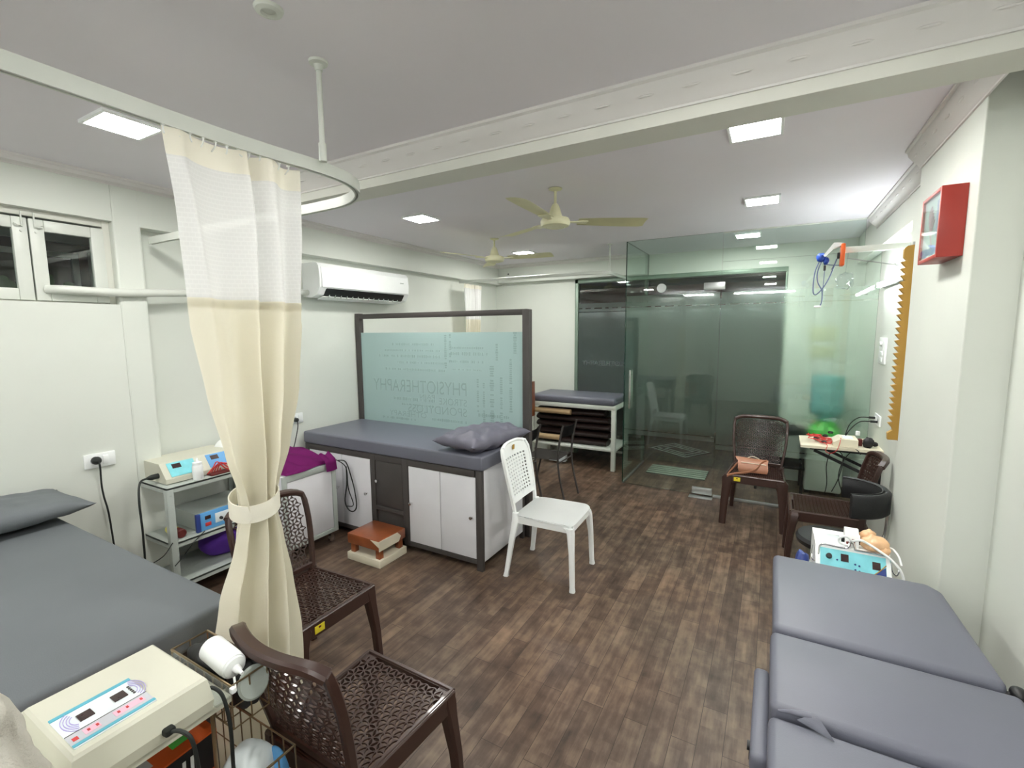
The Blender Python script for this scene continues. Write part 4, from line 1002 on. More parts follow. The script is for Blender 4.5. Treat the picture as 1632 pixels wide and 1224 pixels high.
m = MB(); m.span((-.12, 5.42, .60), (.33, 5.80, .66), .005); obj('seat', m, M['night'], bn)
m = MB(); m.span((-.12, 5.42, .26), (.33, 5.80, .285), .003); obj('shelf', m, M['night'], bn)
for x in (-.11, .30):
    for y in (5.43, 5.77):
        m = MB(); m.span((x, y, 0), (x+.025, y+.025, .60), .002); obj('leg', m, M['night'], bn)
ps = thing('wall_notice', 'faint yellowish notice on the wall behind the frosted glass', 'notice', (.455, YW, 1.37))
m = MB(); m.span((.33, YW-.004, 1.55), (.58, YW, 1.70), .001); m.span((.34, YW-.004, 1.375), (.58, YW, 1.50), .001); obj('sheets', m, plain('notice_paper', rgb(206, 208, 176), .7), ps)

# ------------------------------------------------------------------ right wall things
pf = thing('wall_picture', 'deep red framed picture box on the right column', 'picture', (XC, 2.6, 1.955))
m = MB()
for a, b_ in (((2.46, 1.957), (2.475, 2.229)), ((2.718, 1.957), (2.732, 2.229)), ((2.475, 1.957), (2.718, 1.972)), ((2.475, 2.214), (2.718, 2.229))): m.span((XC-.08, a[0], a[1]), (XC, b_[0], b_[1]), .002)
m.span((XC-.012, 2.47, 1.965), (XC, 2.725, 2.22), 0)
obj('frame', m, M['red'], pf)
m = MB(); m.span((XC-.070, 2.475, 1.972), (XC-.066, 2.718, 2.214), 0); art = obj('print', m, M['paper'], pf)
m = MB()
for k in range(5): m.tube(smooth_pts([(XC-.071, 2.58+.012*k, 2.02+.02*k), (XC-.071, 2.60+.01*k, 2.07+.02*k), (XC-.071, 2.56+.012*k, 2.12+.015*k)]), .003, 5)
m.span((XC-.0715, 2.50, 2.05), (XC-.0705, 2.54, 2.19), 0, mi=1)
obj('drawing', m, [M['pink'], M['lilac']], art)
m = MB(); m.span((XC-.079, 2.475, 1.972), (XC-.076, 2.718, 2.214), 0); obj('glazing', m, M['pane'], pf)
# finger ladder
SWY = 3.60
fl = thing('finger_ladder', 'mustard wooden saw-toothed finger ladder mounted on the right wall', 'finger ladder', (XR, SWY, 1.05))
nt = 26; z0, z1 = 1.07, 2.075; pts = []
kx = XR-.005
poly = [(kx, 1.0), (kx-.055, 1.0), (kx-.058, 1.04), (kx-.034, 1.06)]
for k in range(nt):
    za = z0+(z1-z0)*k/nt; zb = z0+(z1-z0)*(k+1)/nt; poly += [(kx-.038, za+.004), (kx-.060, zb-.006), (kx-.034, zb)]
poly += [(kx-.050, 2.095), (kx-.050, 2.145), (kx-.036, 2.16), (kx, 2.165)]
m = MB(); m.prism([(x, z) for x, z in poly], SWY-.018, SWY+.018, 'Y'); obj('toothed_board', m, M['mustard'], fl, ang=20)
m = MB(); m.span((XR-.006, SWY-.021, .99), (XR, SWY+.016, 2.17), .001); obj('back_strip', m, M['dark'], fl)
m = MB(); m.lathe([(0, 0), (.006, 0), (.006, .02), (0, .02)], (XR-.012, SWY, 2.163), 10); obj('hanging_hook', m, M['alu'], fl)
# tube light in the niche
tl = thing('tube_light', 'glowing tube light on the right wall behind the finger ladder', 'tube light', (.73, 4.2, 1.98))
m = MB(); m.cyl((.735, 3.80, 2.028), (.735, 4.90, 2.040), .013, 12); obj('tube', m, M['tube'], tl)
m = MB(); m.span((.750, 3.79, 2.012), (NB, 4.91, 2.055), .003); obj('batten', m, M['white'], tl)
for y in (3.795, 4.905):
    m = MB(); m.span((.718, y-.01, 2.012), (.752, y+.01, 2.055), .003); obj('end_cap', m, M['white'], tl)
for x0, lb in ((-2.5, 'added left tube light on the wall behind the camera'), (-.85, 'added right tube light on the wall behind the camera')):  # unseen tubes added to fill the room with light from behind
    t_ = thing('tube_light', lb, 'tube light', (x0+.6, REAR, 2.5), 0, 'added tube lights behind the camera')
    m = MB(); m.cyl((x0, REAR+.05, 2.5), (x0+1.2, REAR+.05, 2.5), .014, 12); obj('tube', m, M['fill_tube'], t_)
    m = MB(); m.span((x0-.01, REAR, 2.48), (x0+1.21, REAR+.03, 2.52), .003); obj('batten', m, M['white'], t_)
# shoulder pulley on a bracket
pu = thing('shoulder_pulley', 'white wall arm carrying an overhead pulley with blue handle and cords', 'exercise pulley', (.5, 3.9, 2.1))
m = MB(); m.span((.385, 3.885, 2.185), (NB, 3.915, 2.222), .003); obj('arm', m, M['wmet'], pu)
m = MB(); m.cyl((.40, 3.9, 2.15), (NB, 3.9, 2.06), .0035, 8); obj('stay_rod', m, M['alu'], pu)
m = MB(); m.span((.362, 3.86, 2.10), (.386, 3.94, 2.245), .006); obj('orange_block', m, M['orange'], pu)
m = MB(); m.loft([[(.375, y, 2.235), (.375, y, 2.25), (.32, y, 2.255), (.265, y, 2.175), (.275, y, 2.165), (.325, y, 2.22)] for y in (3.87, 3.93)]); obj('white_strap', m, M['white'], pu)
m = MB(); m.blob((.255, 3.9, 2.165), (.028, .03, .03), 2, .35, 2.5, 16); m.blob((.285, 3.9, 2.14), (.018, .025, .025), 5, .3, 2.5, 12); obj('blue_handle', m, M['blue'], pu)
m = MB(); m.span((.272, 3.89, 2.075), (.286, 3.91, 2.11), .003); m.span((.345, 3.89, 2.15), (.36, 3.91, 2.19), .003); obj('clip', m, M['black'], pu)
gc = plain('grey_blue_cord', rgb(96, 108, 140), .6)
m = MB()
m.tube(smooth_pts([(.25, 3.9, 2.15), (.225, 3.9, 2.07), (.22, 3.9, 1.95), (.235, 3.9, 1.915), (.27, 3.9, 1.95), (.31, 3.9, 2.03), (.345, 3.9, 2.15)]), .004, 8)
m.tube(smooth_pts([(.26, 3.9, 2.14), (.24, 3.9, 2.07), (.245, 3.9, 2.0), (.272, 3.9, 1.94), (.275, 3.9, 1.87), (.265, 3.9, 1.835)]), .004, 8)
m.tube(smooth_pts([(.28, 3.9, 2.10), (.278, 3.9, 2.0), (.276, 3.9, 1.93)]), .0025, 6)
m.tube(smooth_pts([(.275, 3.9, 2.12), (.32, 3.9, 2.11), (.37, 3.9, 2.105)]), .003, 6)
m.tube(smooth_pts([(.35, 3.9, 2.16), (.335, 3.9, 2.12), (.318, 3.9, 2.08)]), .0025, 6)
obj('cord', m, gc, pu)
m = MB(); m.box((.252, 3.9, 1.832), (.042, .02, .016), .006); obj('hand_grip', m, M['white'], pu)
m = MB(); m.blob((.40, 3.93, 2.0), (.05, .02, .055), 4, .5, 2.2, 20); m.tube(smooth_pts([(.40, 3.93, 2.04), (.405, 3.925, 2.12), (.41, 3.918, 2.19)]), .003, 6); solo('plastic_bag', m, M['clear'], 'crumpled clear plastic bag below the pulley arm', 'bag', ang=60)
m = MB(); m.span((NB-.012, 4.55, 2.135), (NB, 4.565, 2.165), .001); m.span((NB-.012, 4.55, 2.155), (NB, 4.60, 2.165), .001); solo('wall_hook', m, M['wmet'], 'small white hook above the tube light', 'hook')
# switch plate, outlet
sw = thing('switch_board', 'tall white switch board on the right wall left of the finger ladder', 'switch', (NB, 4.76, 1.39))
m = MB(); m.span((NB-.014, 4.62, 1.395), (NB, 4.86, 1.605), .004); obj('plate', m, M['white'], sw)
m = MB(); m.lathe([(0, 0), (.022, 0), (.018, .014), (0, .016)], (NB-.014, 4.76, 1.555), 18, rot=Matrix.Rotation(-pi/2, 3, 'Y')); obj('dimmer_knob', m, M['wmet'], sw)
for z in (1.43, 1.48):
    m = MB(); m.span((NB-.019, 4.69, z-.018), (NB-.014, 4.81, z+.018), .002); obj('switch', m, M['white'], sw)
socket('white wall socket above the small wall table with two dark plugs', NB, 4.72, .94, -1, 'white wall sockets', .22, .085)
for i, (y, z, lb) in enumerate(((4.75, .95, 'upper of two dark cords from the socket above the wall table'), (4.67, .93, 'lower of two dark cords from the socket above the wall table'))):
    m = MB(); m.cyl((NB-.014, y, z), (NB-.06, y, z), .009, 10); m.tube(smooth_pts([(NB-.06, y, z), (NB-.13, y-.02, z-.005), (NB-.19, y-.05, z-.06), (NB-.22-.01*i, y-.08, .80), (NB-.24, y-.12, .762)]), .004, 8)
    solo('power_cord', m, M['cord'], lb, 'cord', 'cords at the wall table socket')

# small folding wall table and what lies on it
TZ2 = .745
ft = thing('wall_table', 'small white fold-down wall table on black brackets at the right wall', 'table', (.5, 4.6, .45))
m = MB(); m.loft([[(.232, 4.385, z), (NB, 4.425, z), (NB, 4.88, z), (.234, 4.78, z)] for z in (TZ2-.022, TZ2)]); obj('top', m, M['cream'], ft, smooth=False)
for y in (4.46, 4.76):
    m = MB(); m.span((.30, y-.012, TZ2-.045), (NB, y+.012, TZ2-.023), .002); m.sweep([(.33, y, TZ2-.05), (NB-.012, y, .50)], RR(.022, .022), up=(0, 1, 0)); m.span((NB-.018, y-.012, .45), (NB, y+.012, TZ2-.03), .002); obj('bracket', m, M['black'], ft)
TBX = len(COL.objects)
dv = thing('device_box', 'small beige box unit on the wall table', 'medical device', (.47, 3.97, TZ2))
m = MB(); m.loft([[(.385, y, TZ2+.004), (.545, y, TZ2+.004), (.545, y, TZ2+.065), (.43, y, TZ2+.065), (.385, y, TZ2+.035)] for y in (3.885, 4.08)]); obj('casing', m, M['cream'], dv, ang=25)
m = MB(); m.span((.45, 3.92, TZ2+.065), (.52, 4.04, TZ2+.068), .001); obj('top_label', m, M['paper'], dv)
m = MB()
rs = random.Random(5)
for k in range(11):
    cx, cy = .315+rs.uniform(-.04, .06), 4.0+rs.uniform(-.06, .1)
    P = [(cx+rs.uniform(.03, .055)*cos(a+k), cy+rs.uniform(.03, .055)*sin(a+k), TZ2+.008+.006*k*rs.uniform(.5, 1)) for a in [i*1.15 for i in range(6)]]
    m.tube(smooth_pts(P), .0035, 6)
m.tube(smooth_pts([(.34, 3.95, TZ2+.02), (.36, 3.86, TZ2+.01), (.35, 3.835, TZ2-.03), (.38, 3.83, TZ2-.045), (.42, 3.835, TZ2-.02), (.44, 3.86, TZ2+.03), (.45, 3.9, TZ2+.072)]), .0025, 6)
solo('electrode_leads', m, M['redd'], 'tangle of red electrode leads on the wall table', 'cable')
m = MB()
for x, y, z in ((.30, 4.10, .02), (.40, 4.12, .07), (.36, 4.06, .05), (.345, 3.94, .02), (.29, 4.0, .03)): m.blob((x, y, TZ2+z), (.02, .016, .012), x*9, .4, 2, 10)
solo('lead_clips', m, M['black'], 'black clips lying in the red leads on the wall table', 'clip')
m = MB(); m.blob((.60, 3.96, TZ2+.04), (.035, .03, .042), 3, .4, 1.8, 18); m.blob((.645, 3.985, TZ2+.028), (.022, .02, .02), 6, .3, 2, 12); solo('adapter', m, M['black'], 'crumpled black adapter pouch at the wall end of the table', 'adapter', ang=60)
bt = thing('gel_bottle', 'small white capped bottle beside the cords on the wall table', 'bottle', (.56, 4.14, TZ2))
m = MB(); m.lathe([(0, 0), (.02, 0), (.02, .05), (.014, .062), (0, .062)], (.56, 4.14, TZ2), 16); obj('body', m, M['clear'], bt)
m = MB(); m.lathe([(0, .06), (.015, .06), (.015, .09), (.012, .094), (0, .094)], (.56, 4.14, TZ2), 16); obj('cap', m, M['white'], bt)
m = MB(); m.span((.545, 3.99, TZ2), (.575, 4.04, TZ2+.055), .006); solo('battery_pack', m, M['maroon'], 'small brown block between the beige box and black pouch', 'battery')
for i, P in enumerate(([(.37, 3.86, TZ2-.03), (.385, 3.86, .74), (.36, 3.86, .60), (.37, 3.86, .45), (.36, 3.87, .35)], [(.38, 3.87, TZ2-.03), (.42, 3.87, .72), (.46, 3.87, .66), (.44, 3.87, .5), (.40, 3.87, .38)], [(.56, 3.87, TZ2-.04), (.52, 3.87, .74), (.455, 3.88, .64), (.43, 3.88, .5), (.47, 3.88, .36)])):
    solo('hanging_cord', cable(P, .0035), M['cord'], 'dark cord hanging below the wall table, %s' % ('left one', 'middle one', 'right one')[i], 'cord', 'cords hanging below the wall table')

for o in list(COL.objects)[TBX:]:     # set the table load onto the table
    if o.parent is None: o.location = (.24+(o.location.x-.205)*1.13, o.location.y+.545, o.location.z)

# tan handbag on the chair
hb = thing('handbag', 'small tan leather handbag with a long strap on the brown chair', 'handbag', (-.10, 4.48, .44))
m = MB(); m.loft([[(-.215, 4.43, .445), (.005, 4.44, .445), (.005, 4.52, .445), (-.205, 4.52, .445)], [(-.22, 4.425, .48), (.012, 4.435, .48), (.010, 4.525, .48), (-.21, 4.525, .48)], [(-.225, 4.47, .535), (.005, 4.475, .53), (.0, 4.525, .53), (-.22, 4.52, .535)], [(-.25, 4.50, .56), (0.01, 4.505, .548), (.008, 4.52, .548), (-.245, 4.515, .56)]]); obj('body', m, M['tan'], hb, ang=50)
m = MB(); m.sweep(smooth_pts([(-.205, 4.50, .535), (-.26, 4.40, .475), (-.285, 4.34, .45), (-.295, 4.30, .43), (-.28, 4.305, .44), (-.235, 4.33, .452), (-.15, 4.38, .46), (-.08, 4.42, .485), (-.04, 4.47, .535), (0, 4.505, .55)]), RR(.004, .018), up=(0, 0, 1)); obj('strap', m, M['tan'], hb, ang=50)
m = MB(); m.tube([(-.20, 4.455, .525), (-.1, 4.458, .522), (-.005, 4.46, .52)], .003, 6); m.tube(smooth_pts([(-.15, 4.51, .555), (-.11, 4.50, .575), (-.06, 4.505, .555)]), .004, 6); obj('zip', m, M['cream'], hb)

# black stool with curved backrest
bs = thing('clinic_stool', 'black round stool with a curved backrest near the right wall', 'stool', (.36, 3.23, 0))
m = MB(); m.lathe([(0, .40), (.15, .40), (.172, .415), (.178, .44), (.165, .458), (.12, .466), (0, .466)], (.35, 3.22, 0), 36); obj('seat', m, M['blkp'], bs)
arc = [(.40+.205*cos(a), 3.28+.19*sin(a), .70) for a in [radians(-85+i*10) for i in range(18)]]
m = MB(); m.sweep(arc, RR(.04, .135, .7)); obj('backrest', m, M['blkp'], bs, ang=50)
m = MB(); m.sweep([(x-.022*cos(radians(-85+i*10)), y-.022*sin(radians(-85+i*10)), .765) for i, (x, y, z) in enumerate(arc)], RR(.006, .006)); obj('piping', m, M['black'], bs)
m = MB(); m.tube(smooth_pts([(.40, 3.24, .39), (.50, 3.27, .40), (.605, 3.29, .46), (.622, 3.29, .60), (.618, 3.29, .70)]), .013, 12); m.cyl((.35, 3.22, .10), (.35, 3.22, .40), .024, 16); obj('stem', m, M['chrome'], bs)
for k in range(5):
    a = 2*pi*k/5+.3; e = (.35+.22*cos(a), 3.22+.22*sin(a))
    m = MB(); m.sweep([(.35, 3.22, .10), (e[0], e[1], .06)], RR(.03, .022)); lg = obj('foot_spoke', m, M['chrome'], bs)
    m = MB(); m.lathe([(0, -.012), (.024, -.012), (.024, .012), (0, .012)], (e[0], e[1], .026), 14, 'X'); m.cyl((e[0], e[1], .03), (e[0], e[1], .06), .008); obj('wheel', m, M['black'], lg)

# device on a stand behind the right table
DS = thing('device_stand', 'small steel stand carrying the white stimulator behind the right table', 'stand', (.34, 2.46, 0))
m = MB(); m.span((.19, 2.30, .525), (.49, 2.64, .545), .003); obj('top', m, M['gmet'], DS)
m = MB(); m.span((.19, 2.30, .2), (.49, 2.64, .215), .003); obj('shelf', m, M['gmet'], DS)
for x in (.20, .46):
    for y in (2.31, 2.61):
        m = MB(); m.span((x, y, 0), (x+.02, y+.02, .53), .002); obj('leg', m, M['gmet'], DS)
stm = thing('stimulator', 'white stimulator with an aqua control panel behind the right table', 'medical device', (.34, 2.46, .545))
m = MB(); m.loft([[(x, 2.315, .549), (x, 2.62, .549), (x, 2.62, .718), (x, 2.425, .725), (x, 2.415, .722), (x, 2.315, .59)] for x in (.208, .475)]); obj('casing', m, M['white'], stm, ang=25)
def sl(x, t, d=0.0):     # point on the sloping control face
    return Vector((x, 2.317+.097*t, .593+.128*t))+Vector((0, -.80, .60))*d
def slab(m, x0, x1, t0, t1, d0, d1, mi=0): m.loft([[sl(x0, t0, d), sl(x1, t0, d), sl(x1, t1, d), sl(x0, t1, d)] for d in (d0, d1)], mi)
RS = Matrix.Rotation(radians(53), 3, 'X')
m = MB(); slab(m, .226, .458, .10, .93, 0, .0015); cp = obj('control_panel', m, M['aqua'], stm, smooth=False)
m = MB(); q = [(.33, .11), (.457, .11), (.457, .68), (.41, .42)]; m.loft([[sl(x, t, d) for x, t in q] for d in (.0015, .0022)]); obj('navy_corner', m, M['navy'], cp, smooth=False)
m = MB(); m.tube(smooth_pts([sl(.31, .10, .002), sl(.38, .28, .002), sl(.425, .50, .002), sl(.458, .74, .002)]), .002, 6); obj('yellow_arc', m, M['mustard'], cp)
for x, t in ((.315, .74), (.425, .68)):
    m = MB(); slab(m, x-.014, x+.014, t-.1, t+.1, .0015, .003); obj('display', m, M['lcd'], cp)
m = MB(); m.lathe([(0, 0), (.012, 0), (.010, .014), (0, .014)], sl(.258, .72, .0015), 16, rot=RS); obj('knob', m, M['black'], cp)
for x, t in ((.288, .66), (.352, .62), (.366, .60), (.352, .48), (.366, .46)):
    m = MB(); m.lathe([(0, 0), (.004, 0), (.003, .004), (0, .004)], sl(x, t, .0015), 10, rot=RS); obj('button', m, M['navy'], cp)
for x, t in ((.345, .2), (.37, .2), (.402, .22), (.42, .22)):
    m = MB(); m.lathe([(0, 0), (.006, 0), (.005, .004), (0, .004)], sl(x, t, .002), 10, rot=RS); obj('button', m, M['white'], cp)
m = MB(); m.tube(smooth_pts([(.203, 2.44, .70), (.198, 2.41, .685), (.198, 2.39, .66), (.212, 2.385, .655), (.220, 2.392, .69), (.23, 2.408, .724), (.30, 2.405, .726), (.325, 2.405, .73), (.332, 2.412, .752), (.345, 2.412, .752), (.352, 2.405, .73), (.36, 2.405, .726), (.46, 2.405, .724), (.474, 2.398, .71), (.48, 2.39, .67), (.495, 2.388, .655), (.504, 2.392, .68)], 4), .004, 8); obj('wire_rack', m, M['chrome'], stm)
pb = thing('probe_holder', 'small white wedge unit with dark sockets on the stimulator', 'holder', (.345, 2.47, .725))
m = MB(); m.loft([[(x, 2.43, .725), (x, 2.50, .725), (x, 2.50, .79), (x, 2.475, .795), (x, 2.455, .78)] for x in (.318, .368)]); obj('casing', m, M['white'], pb, ang=25)
for x, y, z in ((.345, 2.434, .752), (.33, 2.432, .738)):
    m = MB(); m.box((x, y, z), (.016, .012, .018), .002); obj('socket', m, M['maroon'], pb)
for s in (.312, .374):
    m = MB(); m.box((s, 2.455, .745), (.012, .016, .018), .002); obj('plug', m, M['black'], pb)
m = MB(); m.span((.255, 2.43, .721), (.308, 2.52, .738), .004); solo('electrode_pack', m, M['clear'], 'clear plastic electrode case on the stimulator top', 'case')
m = MB(); m.blob((.425, 2.45, .752), (.05, .048, .034), 3, .3, 1.9, 28); m.blob((.405, 2.49, .765), (.03, .025, .03), 5, .3, 2, 18); m.blob((.455, 2.425, .74), (.022, .03, .02), 8, .2, 2, 14)
solo('peach_pads', m, M['skin'], 'peach coloured moulded rubber pads on the stimulator', 'pad', ang=80)
m = MB(); m.tube(smooth_pts([(.345, 2.43, .75), (.32, 2.42, .775), (.295, 2.425, .76), (.30, 2.43, .737), (.335, 2.425, .735)]), .005, 8); m.tube(smooth_pts([(.345, 2.43, .755), (.365, 2.40, .775), (.39, 2.41, .765), (.44, 2.395, .74), (.47, 2.385, .722), (.50, 2.375, .69), (.515, 2.37, .65), (.51, 2.37, .62)]), .005, 8); m.tube(smooth_pts([(.46, 2.45, .745), (.485, 2.44, .745), (.50, 2.41, .73), (.508, 2.39, .70)]), .004, 8)
solo('white_cable', m, M['white'], 'white cable looping over the stimulator and its wire hook', 'cable')
m = MB(); m.blob((.165, 2.47, .60), (.03, .06, .05), 2, .25, 2, 14); solo('purple_strap', m, M['navy'], 'dark purple strap bundle at the left of the stimulator', 'strap')

# ------------------------------------------------------------------ right treatment table
rt = thing('treatment_table', 'grey sectioned treatment table in the right foreground', 'treatment table', (.32, 1.3, 0))
def pad(x0, x1, y0, y1, z, cx=0, tilt=0, nm='pad'):
    m = MB()
    b = bmesh.new(); th = .075
    q = [(x0, y0), (x1, y0), (x1-cx*.3, y1-cx), (x1-cx, y1), (x0, y1)] if cx else [(x0, y0), (x1, y0), (x1, y1), (x0, y1)]
    lo = [b.verts.new((x, y, z-th)) for x, y in q]; hi = [b.verts.new((x, y, z+tilt*(y-y0))) for x, y in q]
    n = len(q)
    b.faces.new(lo[::-1]); b.faces.new(hi)
    for i in range(n): b.faces.new((lo[i], lo[(i+1) % n], hi[(i+1) % n], hi[i]))
    bmesh.ops.bevel(b, geom=b.edges[:], offset=.020, segments=4, affect='EDGES', profile=.5)
    m._merge(b); return obj(nm, m, M['vinyl'], rt, ang=60)
pad(.044, .618, 1.705, 2.285, .693, .05, 0, 'head_pad'); pad(.038, .640, 1.335, 1.695, .683, 0, 0, 'middle_pad'); pad(.035, .66, .05, 1.322, .668, 0, 0, 'foot_pad')
m = MB(); m.span((.09, .1, .55), (.56, 2.22, .585), .004); obj('frame', m, M['dark'], rt)
for y in (.3, 1.5, 2.1):
    for x in (.12, .50):
        m = MB(); m.span((x, y, 0), (x+.045, y+.045, .56), .003); obj('leg', m, M['dark'], rt)
m = MB(); m.span((-.003, 1.235, .545), (.040, 1.60, .60), .014, 3); ar = obj('arm_pad', m, M['vinyl'], rt)
m = MB(); m.span((-.005, 1.30, .525), (.12, 1.33, .548), .002); m.lathe([(0, 0), (.012, 0), (.012, .012), (0, .012)], (-.010, 1.31, .56), 12, 'X'); obj('arm_bracket', m, M['black'], ar)
m = MB(); m.blob((.640, 1.715, .672), (.02, .026, .017), 0, .03, 2, 20); m.cyl((.60, 1.715, .66), (.64, 1.715, .67), .007); obj('adjuster_knob', m, M['black'], rt)
m = MB(); m.tube([(.058, 1.328, .676), (.085, 1.330, .682), (.115, 1.331, .686), (.132, 1.331, .687)], [.003, .006, .009, .010], 12); m.loft([[(.125, 1.325, .690), (.145, 1.335, .690), (.178, 1.288, .6725), (.10, 1.318, .674)], [(.125, 1.325, .692), (.145, 1.335, .692), (.178, 1.288, .6745), (.10, 1.318, .676)]]); obj('loose_flap', m, M['vinyl'], rt, ang=60)

# ------------------------------------------------------------------ wire cart with machine in the left foreground
ct = thing('wire_cart', 'small wire-sided cart with a cream tray top at the lower left', 'cart', (-1.3, .35, 0))
WX0, WX1, WY0c, WY1c, WZt = -1.50, -1.115, -.15, .575, .80
m = MB(); m.span((WX0, WY0c, WZt-.012), (WX1, WY1c, WZt), .004); m.span((WX1-.003, WY0c, WZt-.016), (WX1+.002, WY1c-.004, WZt+.001), .001); m.span((WX0, WY1c-.003, WZt-.016), (WX1, WY1c+.002, WZt+.001), .001); obj('tray', m, M['offw'], ct)
for x in (WX0+.02, WX1-.03):
    for y in (WY0c+.03, WY1c-.03):
        m = MB(); m.cyl((x, y, .02), (x, y, WZt-.01), .005, 8); m.lathe([(0, 0), (.014, 0), (.014, .022), (0, .022)], (x, y, 0), 12); obj('post', m, M['wire'], ct)
def wire_basket(nm, x0, x1, y0, y1, z0, z1, step, parent, r=.0022):
    m = MB()
    for z in (z0, z1, (z0+z1)/2): m.tube([(x0, y0, z), (x1, y0, z), (x1, y1, z), (x0, y1, z)], r if z != z1 else r*1.6, 6, closed=True)
    k = int((x1-x0)/step)
    for i in range(k+1):
        x = x0+(x1-x0)*i/k; m.tube([(x, y0, z1), (x, y0, z0), (x, y1, z0), (x, y1, z1)], r, 5)
    k = int((y1-y0)/step)
    for i in range(1, k):
        y = y0+(y1-y0)*i/k; m.tube([(x0, y, z1), (x0, y, z0), (x1, y, z0), (x1, y, z1)], r, 5)
    return obj(nm, m, M['wire'], parent, ang=60)
wire_basket('end_basket', -1.405, -1.125, .582, .675, .70, .815, .04, ct)
wire_basket('lower_basket', -1.49, -1.05, -.10, .69, .33, .60, .045, ct)
mc = thing('ultrasound_unit', 'cream ultrasound therapy machine with a printed control panel on the wire cart', 'medical device', (-1.24, .40, WZt))
MX0, MX1, MY0, MY1, MZ = -1.368, -1.118, .285, .528, .882
m = MB(); m.loft([[(MX0, MY0, WZt+.004), (MX1+.012, MY0, WZt+.004), (MX1+.012, MY1, WZt+.004), (MX0, MY1, WZt+.004)], [(MX0-.004, MY0-.004, WZt+.03), (MX1+.016, MY0-.004, WZt+.03), (MX1+.016, MY1+.004, WZt+.03), (MX0-.004, MY1+.004, WZt+.03)], [(MX0, MY0, MZ-.006), (MX1, MY0, MZ-.006), (MX1, MY1, MZ-.006), (MX0, MY1, MZ-.006)], [(MX0+.006, MY0+.006, MZ), (MX1-.006, MY0+.006, MZ), (MX1-.006, MY1-.006, MZ), (MX0+.006, MY1-.006, MZ)]]); obj('casing', m, M['offw'], mc, ang=25)
PX0, PX1, PY0, PY1 = -1.272, -1.140, .297, .436
m = MB(); m.span((PX0, PY0, MZ), (PX1, PY1, MZ+.0012), 0); pn = obj('control_panel', m, M['paper'], mc, smooth=False)
def mark(nm, x0, x1, y0, y1, mt, h=.0014, par=None): 
    m = MB(); m.span((x0, y0, MZ+.0012), (x1, y1, MZ+.0012+h), 0); return obj(nm, m, M[mt], par or pn, smooth=False)
mark('border_strip', PX0, PX0+.010, PY0, PY1, 'teal'); mark('border_strip', PX1-.012, PX1-.004, PY0, PY1, 'teal'); mark('grey_band', PX1-.048, PX1-.014, PY0+.0005, PY1-.0005, 'lgrey', .0006)
mark('divider', PX1-.049, PX1-.0478, PY0, PY1, 'dark')
for y in (.330, .388): mark('display', PX0+.034, PX0+.060, y, y+.024, 'lcd', .002)
for y0, y1 in ((.322, .348), (.372, .425)): mark('key_strip', PX1-.042, PX1-.022, y0, y1, 'pink', .001)
for y in (.328, .342, .378, .393, .418): mark('key', PX1-.036, PX1-.029, y, y+.004, 'redd', .002)
mark('power_mark', PX1-.034, PX1-.022, .303, .312, 'redd', .001)
for k in range(5): mark('indicator', PX0+.030+k*.008, PX0+.034+k*.008, .420, .424, 'dark', .002)
m = MB()
for k in range(4):
    r = .014+k*.005
    for cy, s in ((.322, -1), (.428, 1)): m.tube([(PX0+.047+r*1.35*cos(a), cy+s*(r*.9*sin(a))-s*.008, MZ+.002) for a in [radians(20+14*i) for i in range(11)]], .0009, 4)
obj('wave_print', m, M['lilac'], pn)
m = MB(); m.box((-1.103, .435, .828), (.030, .022, .016), .005, rot=.1); m.tube(smooth_pts([(-1.09, .437, .829), (-1.07, .445, .832), (-1.05, .455, .815), (-1.045, .46, .76), (-1.042, .46, .70), (-1.035, .45, .60), (-1.03, .44, .45)]), .0042, 8)
solo('power_cord', m, M['cord'], 'black plug and cord at the side of the cream ultrasound machine', 'cord')
solo('probe_cable', cable([(-1.12, .525, .85), (-1.11, .535, .852), (-1.09, .545, .83), (-1.075, .548, .76), (-1.07, .545, .65), (-1.062, .54, .5), (-1.06, .54, .38)], .0042, 6, 8), M['cord'], 'thick black probe cable falling over the right end of the wire cart', 'cable')
gb = thing('gel_bottle', 'white gel bottle lying in the wire basket behind the ultrasound machine', 'bottle', (-1.2, .62, .78))
Rb = Matrix.Rotation(pi/2, 3, 'Y') @ Matrix.Rotation(0, 3, 'Z')
rotb = Matrix.Rotation(radians(-2), 3, 'Z') @ Matrix.Rotation(radians(96), 3, 'Y')
m = MB(); m.lathe([(0, 0), (.028, 0), (.032, .005), (.032, .095), (.029, .10), (.031, .104), (.030, .112), (0, .112)], (-1.275, .618, .845), 26, rot=rotb); obj('body', m, M['white'], gb)
m = MB(); m.lathe([(0, .112), (.027, .112), (.026, .118), (.010, .122), (.008, .136), (.005, .14), (.004, .15), (0, .15)], (-1.275, .618, .845), 20, rot=rotb); m.tube(smooth_pts([(-1.14, .60, .822), (-1.12, .59, .81), (-1.105, .582, .812), (-1.10, .575, .82)]), .003, 6); m.box((-1.098, .572, .824), (.014, .012, .014), .003); obj('cap', m, M['white'], gb)
m = MB(); m.blob((-1.30, .635, .775), (.10, .045, .055), 3, .3, 1.8, 22); m.blob((-1.17, .64, .765), (.05, .04, .06), 8, .3, 1.8, 18)
solo('black_pouch', m, M['black'], 'black pouch stuffed in the end basket beneath the gel bottle', 'pouch', ang=80)
m = MB(); m.lathe([(0, -.005), (.036, -.005), (.041, 0), (.036, .005), (0, .005)], (-1.128, .640, .785), 28, rot=Matrix.Rotation(radians(70), 3, 'Y')); solo('plastic_disc', m, M['gmet'], 'round grey disc standing at the end of the wire basket', 'disc')
m = MB(); m.span((-1.365, .533, .803), (-1.10, .572, .83), .004); solo('clear_case', m, M['clear'], 'clear plastic strip case between the ultrasound machine and the basket', 'case')
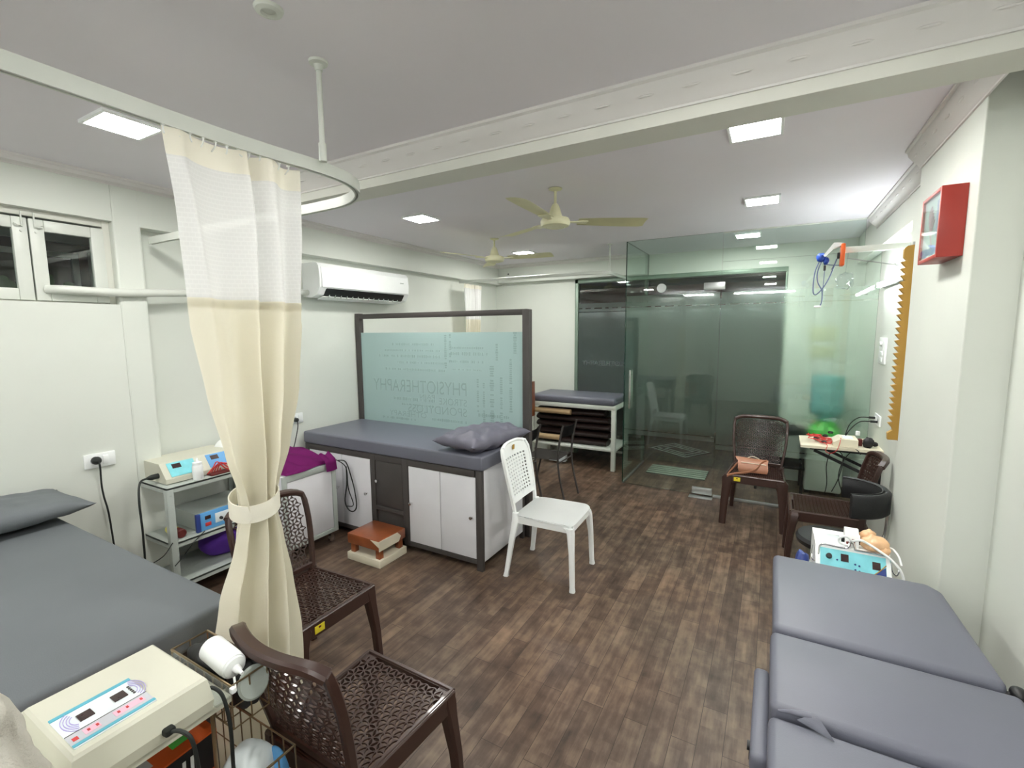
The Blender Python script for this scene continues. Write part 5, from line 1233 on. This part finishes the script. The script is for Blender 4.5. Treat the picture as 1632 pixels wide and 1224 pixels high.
ob = thing('carton', 'orange and black printed box in the lower wire basket', 'box', (-1.25, .38, .34))
rz = 0; c0 = Vector((-1.350, .40, .545)); Rz = Matrix.Rotation(radians(3), 3, 'Z') @ Matrix.Rotation(radians(4), 3, 'Y')
m = MB(); m.box(c0, (.27, .36, .25), .003, rot=Rz); obj('box_body', m, M['orange'], ob)
def on_top(nm, x0, x1, y0, y1, mt, dz=.0012):
    m = MB(); m.box(c0+Rz @ Vector(((x0+x1)/2, (y0+y1)/2, .1255)), (x1-x0, y1-y0, dz), 0, rot=Rz); return obj(nm, m, M[mt], ob, smooth=False)
on_top('dark_stripe', -.13, .12, -.08, .0, 'dark'); on_top('grey_stripe', -.13, .11, .01, .045, 'lgrey'); on_top('green_spot', .085, .105, .09, .125, 'lime', .0016)
m = MB(); m.box(c0+Rz @ Vector((.1357, 0, .07)), (.0014, .35, .10), 0, rot=Rz); sd = obj('black_side', m, M['black'], ob, smooth=False)
m = MB(); F = Matrix.Translation(c0) @ Rz.to_4x4() @ Matrix.Translation((.1366, .055, .045)) @ Matrix.Rotation(pi/2, 4, 'Z') @ Matrix.Rotation(pi/2, 4, 'X')
m.text('UI', .055, F, .001); obj('lettering', m, M['white'], sd)
m = MB(); m.pillow((-1.135, .615, .50), (.12, .13, .24), .3, 2.6, 4, .01); solo('wet_wipe_pack', m, M['paper'], 'white soft pack beside the orange box in the lower wire basket', 'pack', ang=80)
m = MB(); m.pillow((-1.10, .668, .47), (.07, .035, .24), .2, 2.4, 7, .01); solo('blue_pack', m, M['sky'], 'small blue pack at the end of the lower wire basket', 'pack', ang=80)

# pale towel close to the camera at the left edge
m = MB()
def tw(u, v):
    a = 2*pi*u; z = 1.135-.50*v; r = .012+.062*min(1, v*2.0)**.7+.008*sin(3*a+v*9)+.014*noise.noise((cos(a)*2, sin(a)*2, v*9))
    return (-1.03+r*cos(a)-.02*v, .175+r*sin(a)*.9, z+.006*sin(4*a))
m.sheet(tw, 56, 44)
m.tube(smooth_pts([(-1.03, .175, 1.12), (-1.04, .172, 1.2), (-1.07, .165, 1.32), (-1.10, .16, 1.5)]), .008, 8)
solo('towel', m, M['towel'], 'pale crumpled towel hanging at the left edge before the cream machine', 'towel', ang=80)
